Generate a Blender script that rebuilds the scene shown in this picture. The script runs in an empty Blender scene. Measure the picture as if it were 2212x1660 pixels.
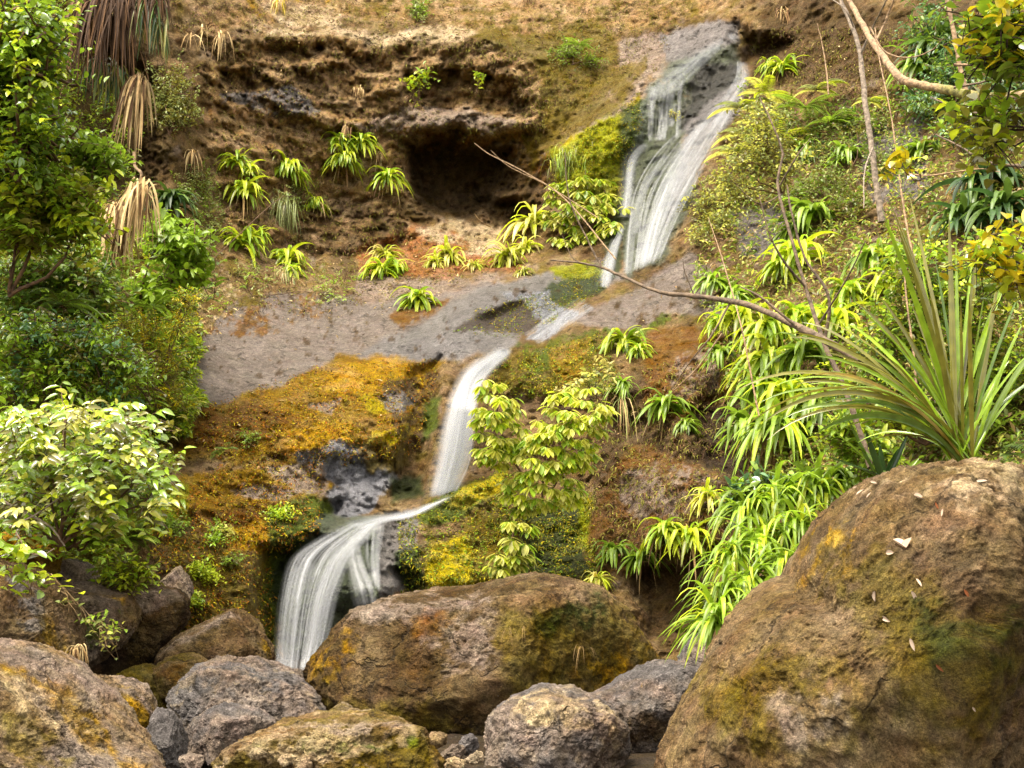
import bpy, math, random
import numpy as np
from mathutils import Vector
C = bpy.context.scene
COL = C.collection
rng = np.random.default_rng(7)
random.seed(7)

# ------------------------------------------------------------------ camera, world, sun, exposure
W, H, F = 2212.0, 1659.5, 3039.0            # photo measured on a 2212 px wide sheet
CAM = np.array([0., 0., 1.6]); PITCH = math.radians(8.0)
FWD = np.array([0., math.cos(PITCH), math.sin(PITCH)])
UP = np.array([0., -math.sin(PITCH), math.cos(PITCH)])
RT = np.array([1., 0., 0.])
cd = bpy.data.cameras.new('camera'); cam = bpy.data.objects.new('camera', cd); COL.objects.link(cam)
cam.location = CAM; cam.rotation_euler = (math.radians(90) + PITCH, 0, 0)
cd.lens = 18.0 * F / (W / 2); cd.sensor_width = 36; cd.clip_start = .05; cd.clip_end = 400
C.camera = cam
SUN_EL, SUN_AZ = math.radians(72), math.radians(238)     # azimuth clockwise from +Y: high, behind the viewer
w = bpy.data.worlds.new('World'); C.world = w; w.use_nodes = True
nt = w.node_tree; bg = nt.nodes['Background']
sky = nt.nodes.new('ShaderNodeTexSky'); sky.sky_type = 'NISHITA'; sky.sun_disc = False
sky.sun_elevation = SUN_EL; sky.sun_rotation = SUN_AZ; sky.air_density = 1.0; sky.dust_density = 4.0
hs = nt.nodes.new('ShaderNodeHueSaturation'); hs.inputs['Saturation'].default_value = .22
nt.links.new(sky.outputs[0], hs.inputs['Color'])
tnt = nt.nodes.new('ShaderNodeMix'); tnt.data_type = 'RGBA'; tnt.blend_type = 'MULTIPLY'; tnt.inputs[0].default_value = 1
tnt.inputs[7].default_value = (1.0, .95, .86, 1)
nt.links.new(hs.outputs[0], tnt.inputs[6]); nt.links.new(tnt.outputs[2], bg.inputs[0]); bg.inputs[1].default_value = .15
sd = bpy.data.lights.new('sun', 'SUN'); sun = bpy.data.objects.new('sun', sd); COL.objects.link(sun)
sd.energy = 1.25; sd.angle = math.radians(24); sd.color = (1, .92, .79)
sv = Vector((math.sin(SUN_AZ) * math.cos(SUN_EL), math.cos(SUN_AZ) * math.cos(SUN_EL), math.sin(SUN_EL)))
sun.rotation_euler = sv.to_track_quat('Z', 'Y').to_euler()
sun.location = (0, 0, 30)
vs = C.view_settings; vs.view_transform = 'Standard'; vs.look = 'None'; vs.exposure = 2.0; vs.gamma = 1
C.render.film_transparent = False
C.cycles.max_bounces = 8; C.cycles.diffuse_bounces = 6; C.cycles.transparent_max_bounces = 24

# ------------------------------------------------------------------ helpers
def P(px, py, d):
    px, py, d = np.broadcast_arrays(np.asarray(px, float), np.asarray(py, float), np.asarray(d, float))
    return CAM + d[..., None] * (FWD + ((px - W / 2) / F)[..., None] * RT - ((py - H / 2) / F)[..., None] * UP)
def pix(p):
    q = p - CAM; d = q @ FWD
    return W / 2 + F * (q @ RT) / d, H / 2 - F * (q @ UP) / d
def lin(c, k=1.0):
    c = np.asarray(c, float) / 255
    return np.where(c < .04045, c / 12.92, ((c + .055) / 1.055) ** 2.4) * k
def sstep(a, b, x):
    t = np.clip((x - a) / (b - a), 0, 1); return t * t * (3 - 2 * t)
_perm = np.random.default_rng(3).permutation(512)
_grad = np.random.default_rng(4).normal(size=(512, 3)); _grad /= np.linalg.norm(_grad, axis=1)[:, None]
def perlin(p):
    i = np.floor(p).astype(np.int64); f = p - i; u = f * f * f * (f * (f * 6 - 15) + 10); out = 0
    for dx in (0, 1):
        for dy in (0, 1):
            for dz in (0, 1):
                h = _perm[(_perm[(_perm[(i[:, 0] + dx) & 511] + i[:, 1] + dy) & 511] + i[:, 2] + dz) & 511]
                g = _grad[h]
                dot = g[:, 0] * (f[:, 0] - dx) + g[:, 1] * (f[:, 1] - dy) + g[:, 2] * (f[:, 2] - dz)
                wgt = (u[:, 0] if dx else 1 - u[:, 0]) * (u[:, 1] if dy else 1 - u[:, 1]) * (u[:, 2] if dz else 1 - u[:, 2])
                out = out + wgt * dot
    return out * 1.6
def fbm(p, octv=4, gain=.5, lac=2.03, ridge=False):
    a, s, o = 1.0, 0.0, 0.0
    for k in range(octv):
        n = perlin(p + 17.3 * k)
        if ridge: n = 1 - 2 * np.abs(n)
        o = o + a * n; s += a; a *= gain; p = p * lac
    return o / s
def sdf(poly, x, y):
    """signed distance, positive inside"""
    poly = np.asarray(poly, float); n = len(poly)
    dmin = np.full(x.shape, 1e18); ins = np.zeros(x.shape, bool)
    for k in range(n):
        ax, ay = poly[k]; bx, by = poly[(k + 1) % n]
        ex, ey = bx - ax, by - ay
        t = np.clip(((x - ax) * ex + (y - ay) * ey) / (ex * ex + ey * ey + 1e-9), 0, 1)
        dmin = np.minimum(dmin, (x - ax - t * ex) ** 2 + (y - ay - t * ey) ** 2)
        if ay != by:
            ins ^= ((ay > y) != (by > y)) & (x < (bx - ax) * (y - ay) / (by - ay) + ax)
    return np.where(ins, 1, -1) * np.sqrt(dmin)
def ell(cx, cy, rx, ry, rot=0, n=12):
    a = np.linspace(0, 2 * math.pi, n, endpoint=False); c, s = math.cos(math.radians(rot)), math.sin(math.radians(rot))
    return [(cx + rx * math.cos(t) * c - ry * math.sin(t) * s, cy + rx * math.cos(t) * s + ry * math.sin(t) * c) for t in a]

# ------------------------------------------------------------------ materials
def new_mat(name):
    m = bpy.data.materials.new(name); m.use_nodes = True; t = m.node_tree
    for n in list(t.nodes): t.nodes.remove(n)
    return m, t, (lambda k, **kw: _node(t, k, **kw))
def _node(t, k, **kw):
    n = t.nodes.new('ShaderNode' + k)
    for a, b in kw.items(): setattr(n, a, b)
    return n
def rock_material():
    m, t, N = new_mat('mossy_rock'); L = t.links.new
    out = N('OutputMaterial'); bs = N('BsdfPrincipled'); L(bs.outputs[0], out.inputs[0])
    geo = N('NewGeometry')
    col = N('Attribute', attribute_name='col'); ms = N('Attribute', attribute_name='moss'); wt = N('Attribute', attribute_name='wet')
    def noise(sc, det=6, rough=.6, dist=0):
        n = N('TexNoise'); n.inputs['Scale'].default_value = sc; n.inputs['Detail'].default_value = det
        n.inputs['Roughness'].default_value = rough; n.inputs['Distortion'].default_value = dist
        L(geo.outputs['Position'], n.inputs['Vector']); return n
    def ramp(src, a, b, lo, hi):
        r = N('MapRange'); r.inputs[1].default_value = a; r.inputs[2].default_value = b
        r.inputs[3].default_value = lo; r.inputs[4].default_value = hi; L(src, r.inputs[0]); return r.outputs[0]
    def mul(a, b, op='MULTIPLY'):
        q = N('Math', operation=op)
        for i, v in enumerate((a, b)):
            if isinstance(v, (int, float)): q.inputs[i].default_value = v
            else: L(v, q.inputs[i])
        return q.outputs[0]
    n1, n2, n3 = noise(2.2, 8, .68), noise(14, 8, .72), noise(60, 6, .75)
    n5 = noise(170, 3, .7)
    v = mul(mul(mul(ramp(n1.outputs[0], .3, .7, .72, 1.28), ramp(n2.outputs[0], .3, .7, .55, 1.45)), ramp(n3.outputs[0],   .34, .66, .5, 1.5)), ramp(n5.outputs[0], .34, .66, .62, 1.38))
    mx = N('Mix', data_type='RGBA', blend_type='MULTIPLY'); mx.inputs[0].default_value = 1
    cb = N('CombineColor'); [L(v, cb.inputs[i]) for i in range(3)]
    L(col.outputs['Color'], mx.inputs[6]); L(cb.outputs[0], mx.inputs[7])
    # lichen flecks and warm/cool drift
    n4 = noise(5, 5, .65)
    hsv = N('HueSaturation'); L(mx.outputs[2], hsv.inputs['Color'])
    L(ramp(n4.outputs[0],   .3, .7, .49, .52), hsv.inputs['Hue']); L(ramp(n1.outputs[0], .3, .7, 1.2, .85), hsv.inputs['Saturation'])
    vor = N('TexVoronoi'); vor.inputs['Scale'].default_value = 16; L(geo.outputs['Position'], vor.inputs['Vector'])
    n6 = noise(3.0, 4, .6); va = N('VectorMath', operation='MULTIPLY_ADD'); L(n6.outputs['Color'], va.inputs[0]); va.inputs[1].default_value = (.5, .5, .5); L(geo.outputs['Position'], va.inputs[2])
    ve = N('TexVoronoi', feature='DISTANCE_TO_EDGE'); ve.inputs['Scale'].default_value = 1.7; L(va.outputs[0], ve.inputs['Vector'])
    crack = mul(mul(ramp(ve.outputs['Distance'], 0, .028, 1, 0), ramp(n6.outputs[0], .46, .56, 0, 1)), ramp(ms.outputs['Fac'], .2, .8, 1, .1))
    fl = mul(ramp(vor.outputs['Distance'], .10, .17, 1, 0), ramp(noise(3.1, 3).outputs[0], .55, .62, 0, .55))
    fl = mul(fl, ramp(ms.outputs['Fac'], 0, .5, 1, .12))
    mf = N('Mix', data_type='RGBA'); L(fl, mf.inputs[0]); L(hsv.outputs[0], mf.inputs[6]); mf.inputs[7].default_value = (.42, .37, .28, 1)
    mc = N('Mix', data_type='RGBA'); L(mul(crack, .75), mc.inputs[0]); L(mf.outputs[2], mc.inputs[6]); mc.inputs[7].default_value = (.03, .022, .014, 1)
    L(mc.outputs[2], bs.inputs['Base Color'])
    rr = N('MapRange'); L(wt.outputs['Fac'], rr.inputs[0]); rr.inputs[3].default_value = .92; rr.inputs[4].default_value = .22
    L(rr.outputs[0], bs.inputs['Roughness'])
    L(ramp(wt.outputs['Fac'], 0, 1, .15, .7), bs.inputs['Specular IOR Level'])
    # relief
    bh = mul(mul(n2.outputs[0], .10), mul(n3.outputs[0], .045), 'ADD'); bh = mul(bh, mul(n5.outputs[0], .012), 'ADD')
    pits = mul(ramp(noise(9, 3, .5, .6).outputs[0], .34, .46, -.02, 0), ramp(ms.outputs['Fac'], 0, 1, 1, .3))
    mossn = mul(ramp(noise(38, 6, .75).outputs[0], .25, .75, 0, .05), ms.outputs['Fac'])
    bh = mul(mul(bh, pits, 'ADD'), mossn, 'ADD')
    bh = mul(bh, mul(crack, -.04), 'ADD')
    bp = N('Bump'); bp.inputs['Strength'].default_value = 1; bp.inputs['Distance'].default_value = 1
    L(bh, bp.inputs['Height']); L(bp.outputs[0], bs.inputs['Normal'])
    return m
def leaf_material(name, rough, trans, spec=.5):
    m, t, N = new_mat(name); L = t.links.new
    out = N('OutputMaterial'); bs = N('BsdfPrincipled'); tr = N('BsdfTranslucent'); mix = N('MixShader')
    col = N('Attribute', attribute_name='col'); oi = N('ObjectInfo'); geo = N('NewGeometry')
    n = N('TexNoise'); n.inputs['Scale'].default_value = 14; n.inputs['Detail'].default_value = 3; L(geo.outputs['Position'], n.inputs['Vector'])
    a = N('MapRange'); a.inputs[1].default_value = .3; a.inputs[2].default_value = .7; a.inputs[3].default_value = .75; a.inputs[4].default_value = 1.25; L(n.outputs[0], a.inputs[0])
    b = N('MapRange'); b.inputs[3].default_value = .82; b.inputs[4].default_value = 1.15; L(oi.outputs['Random'], b.inputs[0])
    q = N('Math', operation='MULTIPLY'); L(a.outputs[0], q.inputs[0]); L(b.outputs[0], q.inputs[1])
    h = N('HueSaturation'); L(col.outputs['Color'], h.inputs['Color']); L(q.outputs[0], h.inputs['Value'])
    L(h.outputs[0], bs.inputs['Base Color']); L(h.outputs[0], tr.inputs['Color'])
    bs.inputs['Roughness'].default_value = rough; bs.inputs['Specular IOR Level'].default_value = spec
    mix.inputs[0].default_value = trans; L(bs.outputs[0], mix.inputs[1]); L(tr.outputs[0], mix.inputs[2]); L(mix.outputs[0], out.inputs[0])
    return m
def bark_material():
    m, t, N = new_mat('bark'); L = t.links.new
    out = N('OutputMaterial'); bs = N('BsdfPrincipled'); L(bs.outputs[0], out.inputs[0]); bs.inputs['Roughness'].default_value = .85
    col = N('Attribute', attribute_name='col'); geo = N('NewGeometry')
    n = N('TexNoise'); n.inputs['Scale'].default_value = 22; n.inputs['Detail'].default_value = 6; L(geo.outputs['Position'], n.inputs['Vector'])
    a = N('MapRange'); a.inputs[1].default_value = .3; a.inputs[2].default_value = .7; a.inputs[3].default_value = .45; a.inputs[4].default_value = 1.5; L(n.outputs[0], a.inputs[0])
    h = N('HueSaturation'); L(col.outputs['Color'], h.inputs['Color']); L(a.outputs[0], h.inputs['Value']); L(h.outputs[0], bs.inputs['Base Color'])
    bp = N('Bump'); bp.inputs['Distance'].default_value = .02; L(n.outputs[0], bp.inputs['Height']); L(bp.outputs[0], bs.inputs['Normal'])
    return m
def water_material():
    m, t, N = new_mat('falling_water'); L = t.links.new
    out = N('OutputMaterial'); df = N('BsdfDiffuse'); tl = N('BsdfTranslucent'); gl = N('BsdfGlossy'); tp = N('BsdfTransparent')
    df.inputs[0].default_value = tl.inputs[0].default_value = (.72, .73, .75, 1); gl.inputs['Roughness'].default_value = .3
    a1, a2, a3 = N('MixShader'), N('MixShader'), N('MixShader')
    a1.inputs[0].default_value = .4; L(df.outputs[0], a1.inputs[1]); L(tl.outputs[0], a1.inputs[2])
    a2.inputs[0].default_value = .08; L(a1.outputs[0], a2.inputs[1]); L(gl.outputs[0], a2.inputs[2])
    uv = N('UVMap'); mp = N('Mapping'); mp.inputs['Scale'].default_value = (3.2, .6, 1); L(uv.outputs[0], mp.inputs[0])
    n = N('TexNoise'); n.inputs['Scale'].default_value = 1; n.inputs['Detail'].default_value = 5; n.inputs['Roughness'].default_value = .6; L(mp.outputs[0], n.inputs['Vector'])
    r = N('MapRange'); r.inputs[1].default_value = .3; r.inputs[2].default_value = .76; r.inputs[3].default_value = .1; r.inputs[4].default_value = 1; L(n.outputs[0], r.inputs[0])
    dens = N('Attribute', attribute_name='dens')
    q = N('Math', operation='MULTIPLY'); L(r.outputs[0], q.inputs[0]); L(dens.outputs['Fac'], q.inputs[1])
    L(q.outputs[0], a3.inputs[0]); L(tp.outputs[0], a3.inputs[1]); L(a2.outputs[0], a3.inputs[2]); L(a3.outputs[0], out.inputs[0])
    return m
ROCK = rock_material(); LEAF = leaf_material('leaf', .4, .4); GLOSS = leaf_material('glossy_leaf', .2, .3, .8)
DRY = leaf_material('dry_leaf', .8, .15, .2); BARK = bark_material(); WATER = water_material()

# ------------------------------------------------------------------ object plumbing
def mesh(name, v, f, mat, cols=None, attrs=None, uv=None, smooth=True):
    me = bpy.data.meshes.new(name)
    me.from_pydata(np.asarray(v).tolist(), [], np.asarray(f).tolist())
    if cols is not None:
        a = me.attributes.new('col', 'FLOAT_COLOR', 'POINT')
        c4 = np.ones((len(v), 4), np.float32); c4[:, :3] = cols; a.data.foreach_set('color', c4.ravel())
    for k, d in (attrs or {}).items():
        a = me.attributes.new(k, 'FLOAT', 'POINT'); a.data.foreach_set('value', np.asarray(d, np.float32))
    if uv is not None:
        l = me.uv_layers.new(name='UVMap'); idx = np.empty(len(me.loops), np.int32); me.loops.foreach_get('vertex_index', idx)
        l.data.foreach_set('uv', np.asarray(uv, np.float32)[idx].ravel())
    if smooth: me.polygons.foreach_set('use_smooth', np.ones(len(me.polygons), bool))
    me.materials.append(mat); me.update(); return me
def put(name, me, parent=None, loc=None):
    o = bpy.data.objects.new(name, me); COL.objects.link(o)
    if parent is not None: o.parent = parent
    if loc is not None: o.location = loc
    return o
def tag(o, label=None, cat=None, group=None, kind=None):
    if label: o['label'] = label
    if cat: o['category'] = cat
    if group: o['group'] = group
    if kind: o['kind'] = kind
    return o
def root(name, label, cat, loc, group=None):
    o = put(name, None, None, loc); o.empty_display_size = .2
    return tag(o, label, cat, group)
class MB:
    def __init__(s): s.v, s.f, s.c, s.n = [], [], [], 0
    def add(s, v, f, c):
        s.v.append(v); s.f.append(f + s.n); s.c.append(np.broadcast_to(c, (len(v), 3))); s.n += len(v)
    def empty(s): return s.n == 0
    def me(s, name, mat, origin=(0, 0, 0)):
        return mesh(name, np.concatenate(s.v) - np.asarray(origin), np.concatenate(s.f), mat, np.concatenate(s.c))
def nrm(v): return v / (np.linalg.norm(v, axis=-1, keepdims=True) + 1e-9)
DOWN = np.array([0., 0., -1.])
PROF = {'strap': lambda t: (np.minimum(1, .35 + 2.2 * t) * (1 - t ** 3)) * .95 + .03, 'ovate': lambda t: np.sin(np.pi * np.clip(t, 0, 1) ** .85) ** .8 + .02,
        'grass': lambda t: (1 - t) ** .6 + .02, 'blade': lambda t: np.minimum(1, .5 + 2 * t) * (1 - t ** 5) + .01}
def leaves(mb, base, d, length, width, droop, cols, S=4, prof='ovate', fold=.25, roll=.5, upv=None):
    """n leaf blades at once: a ridge line that droops, with two folded halves"""
    n = len(base); base = np.asarray(base, float); d = nrm(np.asarray(d, float))
    length = np.broadcast_to(length, (n,)).astype(float); width = np.broadcast_to(width, (n,)).astype(float); droop = np.broadcast_to(droop, (n,)).astype(float)
    up = np.array([0, 0, 1.]) + rng.normal(size=(n, 3)) * roll if upv is None else upv
    side = nrm(np.cross(d, up)); p = base.copy(); rows = []; ts = np.linspace(0, 1, S + 1)
    cur = d
    for k, t in enumerate(ts):
        nn = nrm(np.cross(side, cur)); wd = (width * .5 * PROF[prof](t))[:, None]
        rows.append(np.stack([p - side * wd + nn * wd * fold, p - nn * wd * fold * .5, p + side * wd + nn * wd * fold], 1))
        if k < S:
            cur = nrm(d + DOWN * (droop * (t + .5 / S) * 2)[:, None]); p = p + cur * (length / S)[:, None]
    v = np.stack(rows, 1).reshape(-1, 3)
    b = (np.arange(n) * (S + 1) * 3)[:, None, None]; q = []
    for k in range(S):
        for j in (0, 1): q.append([k * 3 + j, k * 3 + j + 1, k * 3 + 4 + j, k * 3 + 3 + j])
    f = (b + np.array(q)[None]).reshape(-1, 4)
    mb.add(v, f, np.repeat(np.asarray(cols), (S + 1) * 3, 0))
def tube(mb, pts, r0, r1, col, sides=6, wob=0):
    pts = np.asarray(pts, float); n = len(pts); r = np.linspace(r0, r1, n)
    if wob: r = r * (1 + wob * rng.normal(size=n))
    tg = nrm(np.gradient(pts, axis=0)); ref = np.where(np.abs(tg[:, 2:3]) > .9, [[1., 0, 0]], [[0, 0, 1.]])
    a = nrm(np.cross(tg, ref)); b = np.cross(tg, a); th = np.linspace(0, 2 * math.pi, sides, endpoint=False)
    v = (pts[:, None] + r[:, None, None] * (np.cos(th)[None, :, None] * a[:, None] + np.sin(th)[None, :, None] * b[:, None])).reshape(-1, 3)
    f = [[k * sides + j, k * sides + (j + 1) % sides, (k + 1) * sides + (j + 1) % sides, (k + 1) * sides + j] for k in range(n - 1) for j in range(sides)]
    mb.add(v, np.array(f), col)
def smooth_path(pts, n, jit=0):
    pts = np.asarray(pts, float); m = len(pts); t = np.linspace(0, m - 1, n); out = []
    ext = np.vstack([2 * pts[0] - pts[1], pts, 2 * pts[-1] - pts[-2]])
    for x in t:
        i = min(int(x), m - 2); u = x - i; a, b, c, e = ext[i], ext[i + 1], ext[i + 2], ext[i + 3]
        out.append(.5 * (2 * b + (c - a) * u + (2 * a - 5 * b + 4 * c - e) * u * u + (3 * b - a - 3 * c + e) * u ** 3))
    out = np.array(out)
    if jit: out[1:-1] += rng.normal(size=out[1:-1].shape) * jit
    return out
def pal(n, names, k=1.0, var=.18):
    """n leaf colours drawn from named greens"""
    base = np.array([lin(PAL[c]) for c in names]); c = base[rng.integers(0, len(names), n)] * k
    return np.clip(c * (1 + var * rng.normal(size=(n, 1))), .01, .8)
PAL = dict(lime=(184, 196, 42), bright=(142, 172, 42), mid=(122, 148, 40), deep=(90, 116, 42), dark=(56, 82, 38), pale=(204, 202, 90), cream=(212, 198, 108),
           olive=(122, 118, 44), blue=(104, 140, 90), yellow=(196, 176, 30), tan=(178, 146, 98), straw=(205, 178, 126), brown=(110, 80, 52), umber=(72, 52, 36), orange=(190, 120, 30), dust=(150, 160, 90))

# ------------------------------------------------------------------ the cliff
cols_x = [-600, 0, 350, 700, 1050, 1400, 1750, 2212, 2800]
rows = {-450: (24, 26, 29, 32, 33, 33, 31, 27, 24), 0: (18, 20, 23, 27, 28, 27.5, 24.5, 21, 17), 80: (17.8, 19.6, 22.6, 25.5, 26.0, 26.3, 24, 20, 16.5),
        300: (16, 18, 21.5, 24.6, 25.0, 23.6, 21.5, 18, 15), 500: (15, 16.8, 20.5, 24.0, 24.2, 22, 19.5, 16, 13.5), 620: (14.2, 15.8, 18.8, 21.4, 21.3, 20.8, 18, 14.8, 12.7),
        760: (13.3, 14.4, 16.8, 18.6, 18.4, 18.4, 16.4, 13.6, 12), 900: (12.5, 13.4, 15.6, 16.6, 17.1, 16.6, 15.3, 12.8, 11.3), 1100: (11.5, 12.2, 14.1, 15.1, 15.6, 15.2, 13.9, 11.8, 10.5),
        1300: (10.6, 11.6, 13.2, 14.0, 14.2, 14.2, 12.9, 11.2, 9.8), 1500: (10.2, 11.2, 12.7, 13.5, 13.3, 13.3, 12.2, 10.6, 9.4), 1800: (9.8, 10.8, 12.3, 13.0, 12.7, 12.6, 11.7, 10.2, 9.0)}
cp = np.array([(x, y, d) for y, r in rows.items() for x, d in zip(cols_x, r)], float)
def tps(r2): return np.where(r2 > 0, .5 * r2 * np.log(r2 + 1e-12), 0)
cx_, cy_ = cp[:, 0] / 1000, cp[:, 1] / 1000; n_ = len(cp)
K = tps((cx_[:, None] - cx_) ** 2 + (cy_[:, None] - cy_) ** 2); Pm = np.c_[np.ones(n_), cx_, cy_]
A = np.zeros((n_ + 3, n_ + 3)); A[:n_, :n_] = K + 1e-4 * np.eye(n_); A[:n_, n_:] = Pm; A[n_:, :n_] = Pm.T
wts = np.linalg.solve(A, np.r_[cp[:, 2], 0, 0, 0])
def base_depth(x, y):
    x, y = x / 1000, y / 1000; o = wts[n_] + wts[n_ + 1] * x + wts[n_ + 2] * y
    for k in range(n_): o = o + wts[k] * tps((x - cx_[k]) ** 2 + (y - cy_[k]) ** 2)
    return o
GX = np.r_[np.arange(-900, -60, 24), np.arange(-60, 2272, 4.), np.arange(2272, 3100, 24)]
GY = np.r_[np.arange(-260, -60, 20), np.arange(-60, 1480, 4.), np.arange(1480, 1800, 16)]
gx, gy = np.meshgrid(GX, GY); sh = gx.shape; fx, fy = gx.ravel(), gy.ravel()
fd = base_depth(fx, fy)
q0 = np.c_[fx, fy, np.zeros_like(fx)]
wx = fbm(q0 / 130, 5, .55); wy = fbm(q0 / 130 + 51.7, 5, .55); wf = .75 * fbm(q0 / 28 + 9.1, 4, .6) + .6 * fbm(q0 / 9 + 2.7, 3, .6)
def pmask(poly, soft, warp=18, cover=None, x=None, y=None, W1=None, W2=None, W3=None):
    x = fx if x is None else x; y = fy if y is None else y
    W1 = wx if W1 is None else W1; W2 = wy if W2 is None else W2; W3 = wf if W3 is None else W3
    poly = np.asarray(poly, float); pad = soft + warp * 2 + 5
    i = np.nonzero((x > poly[:, 0].min() - pad) & (x < poly[:, 0].max() + pad) & (y > poly[:, 1].min() - pad) & (y < poly[:, 1].max() + pad))[0]
    m = np.zeros(len(x))
    if len(i) == 0: return m
    s = sdf(poly, x[i] + warp * 1.6 * W1[i], y[i] + warp * 1.6 * W2[i]) + warp * .7 * W3[i]
    m[i] = sstep(-soft, soft, s)
    if cover is not None:
        cover = min(cover, .86)
        th = (0.5 - cover) * 1.1
        m[i] *= sstep(th - .12, th + .12, .6 * W3[i] + .5 * W1[i] + .1)
    return m
# big relief: (polygon, metres away from the viewer, softness, warp)
RELIEF = [
    ([(880, 180), (960, 148), (1060, 165), (1140, 205), (1130, 238), (1000, 243), (890, 238)], .75, 24, 26),
    ([(560, 98), (690, 100), (700, 128), (640, 135), (570, 120)], .3, 10, 12),
    ([(740, 110), (830, 125), (850, 160), (760, 150)], .3, 10, 12),
    ([(640, 150), (760, 140), (800, 200), (720, 215), (650, 190)], .35, 10, 14),
    ([(470, 150), (560, 150), (600, 190), (500, 200)], .4, 10, 14),
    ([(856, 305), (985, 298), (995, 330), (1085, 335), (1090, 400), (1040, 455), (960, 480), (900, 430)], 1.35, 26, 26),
    ([(1040, 440), (1110, 440), (1170, 470), (1080, 496)], .8, 14, 14),
    ([(1593, 50), (1640, 80), (1710, 90), (1660, 140), (1600, 135)], 1.0, 26, 18),
    ([(1490, 880), (1560, 850), (1620, 950), (1610, 1020), (1550, 1000), (1500, 950)], .7, 40, 26),
    ([(640, 522), (760, 545), (880, 505), (890, 540), (780, 560), (660, 548)], .35, 14, 14),
    ([(885, 800), (950, 765), (945, 880), (905, 1080), (850, 1070), (880, 900)], .55, 16, 10),
    ([(560, 1180), (620, 1190), (600, 1440), (560, 1440)], .4, 18, 10),
    ([(700, 1080), (740, 1075), (730, 1130), (690, 1120)], .3, 10, 6),
    ([(200, 60), (330, 180), (330, 420), (230, 430), (150, 250)], 1.2, 40, 20),
    ([(1030, 690), (1130, 650), (1150, 690), (1110, 725), (1050, 720)], .3, 14, 8),
    ([(1320, 880), (1420, 900), (1480, 1000), (1400, 1020), (1330, 960)], .35, 30, 14),
    ([(1380, 1230), (1500, 1240), (1520, 1400), (1400, 1380)], .5, 30, 14),
    ([(1130, 990), (1280, 960), (1280, 1200), (1160, 1220)], .4, 30, 14),
    # standing proud
    ([(430, 62), (700, 78), (1060, 70), (1100, 96), (900, 108), (600, 96), (440, 88)], -.3, 18, 22),
    ([(560, 210), (830, 258), (1130, 243), (1170, 270), (1060, 292), (860, 296), (700, 280)], -.3, 16, 24),
    ([(480, 300), (860, 310), (880, 490), (760, 520), (500, 500)], -.35, 30, 16),
    ([(380, 860), (560, 805), (860, 765), (950, 780), (900, 960), (700, 990), (450, 990)], -.5, 60, 16),
    ([(350, 1010), (560, 990), (700, 1070), (720, 1150), (590, 1200), (540, 1380), (380, 1380), (300, 1150)], -.45, 40, 16),
    ([(1180, 350), (1340, 180), (1580, 45), (1640, 60), (1420, 230), (1340, 330), (1250, 420)], -.6, 40, 14),
    ([(880, 735), (990, 660), (1110, 612), (1190, 620), (1110, 650), (1030, 700), (980, 745)], -.25, 24, 8),
    ([(1240, 690), (1500, 560), (1640, 600), (1560, 700), (1300, 720), (1130, 760)], -.25, 40, 12),
    ([(870, 1130), (980, 1050), (1090, 1005), (1130, 1080), (1100, 1260), (930, 1290), (860, 1220)], -.55, 30, 14),
    ([(690, 1130), (850, 1115), (860, 1300), (700, 1310)], -.4, 30, 10),
    ([(1120, 760), (1300, 720), (1500, 760), (1480, 860), (1300, 870), (1100, 840)], -.4, 40, 14),
    ([(1400, 1000), (1560, 1030), (1580, 1190), (1400, 1180)], -.4, 40, 14),
]
for poly, dd, soft, warp in RELIEF: fd = fd + dd * pmask(poly, soft, warp)
# roughness of the relief (1 = crumbly, 0 = water-smoothed)
rgh = np.ones(len(fx)) * .8
for poly, val, soft in [([(370, 790), (480, 660), (800, 640), (1000, 620), (1200, 600), (1330, 560), (1480, 560), (1560, 640), (1250, 720), (1100, 760), (850, 770), (560, 850), (420, 860)], .34, 40),
                        ([(1200, 350), (1350, 170), (1600, 40), (1630, 120), (1550, 560), (1330, 600), (1350, 300)], .8, 30),
                        ([(640, 950), (860, 960), (880, 1100), (720, 1110)], 1.3, 20), ([(430, 80), (900, 90), (1150, 120), (1180, 480), (900, 520), (480, 500)], 1.7, 30)]:
    m = pmask(poly, soft); rgh = rgh * (1 - m) + val * m
p0 = P(fx, fy, fd)
n_big = fbm(p0 * .55, 3); n_mid = fbm(p0 * 1.7 + 5, 4, .55, ridge=True); n_fine = fbm(p0 * 7 + 3, 4, .6); n_str = fbm(p0 * np.array([1.2, 1.2, 4.5]) + 31, 4, .55)
n_crag = fbm(p0 * 3.2 + 71, 4, .6, ridge=True)
fd = fd - rgh * (.20 * n_big + .12 * n_mid + .10 * n_fine + .085 * n_str - .13 * n_crag) - .02 * n_fine
for _ in range(1):
    pv = P(fx, fy, fd)
DG = fd.reshape(sh)
def D(px, py):
    px, py = np.asarray(px, float), np.asarray(py, float)
    i = np.clip(np.searchsorted(GX, px) - 1, 0, len(GX) - 2); j = np.clip(np.searchsorted(GY, py) - 1, 0, len(GY) - 2)
    u = np.clip((px - GX[i]) / (GX[i + 1] - GX[i]), 0, 1); v = np.clip((py - GY[j]) / (GY[j + 1] - GY[j]), 0, 1)
    return (DG[j, i] * (1 - u) + DG[j, i + 1] * u) * (1 - v) + (DG[j + 1, i] * (1 - u) + DG[j + 1, i + 1] * u) * v
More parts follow.
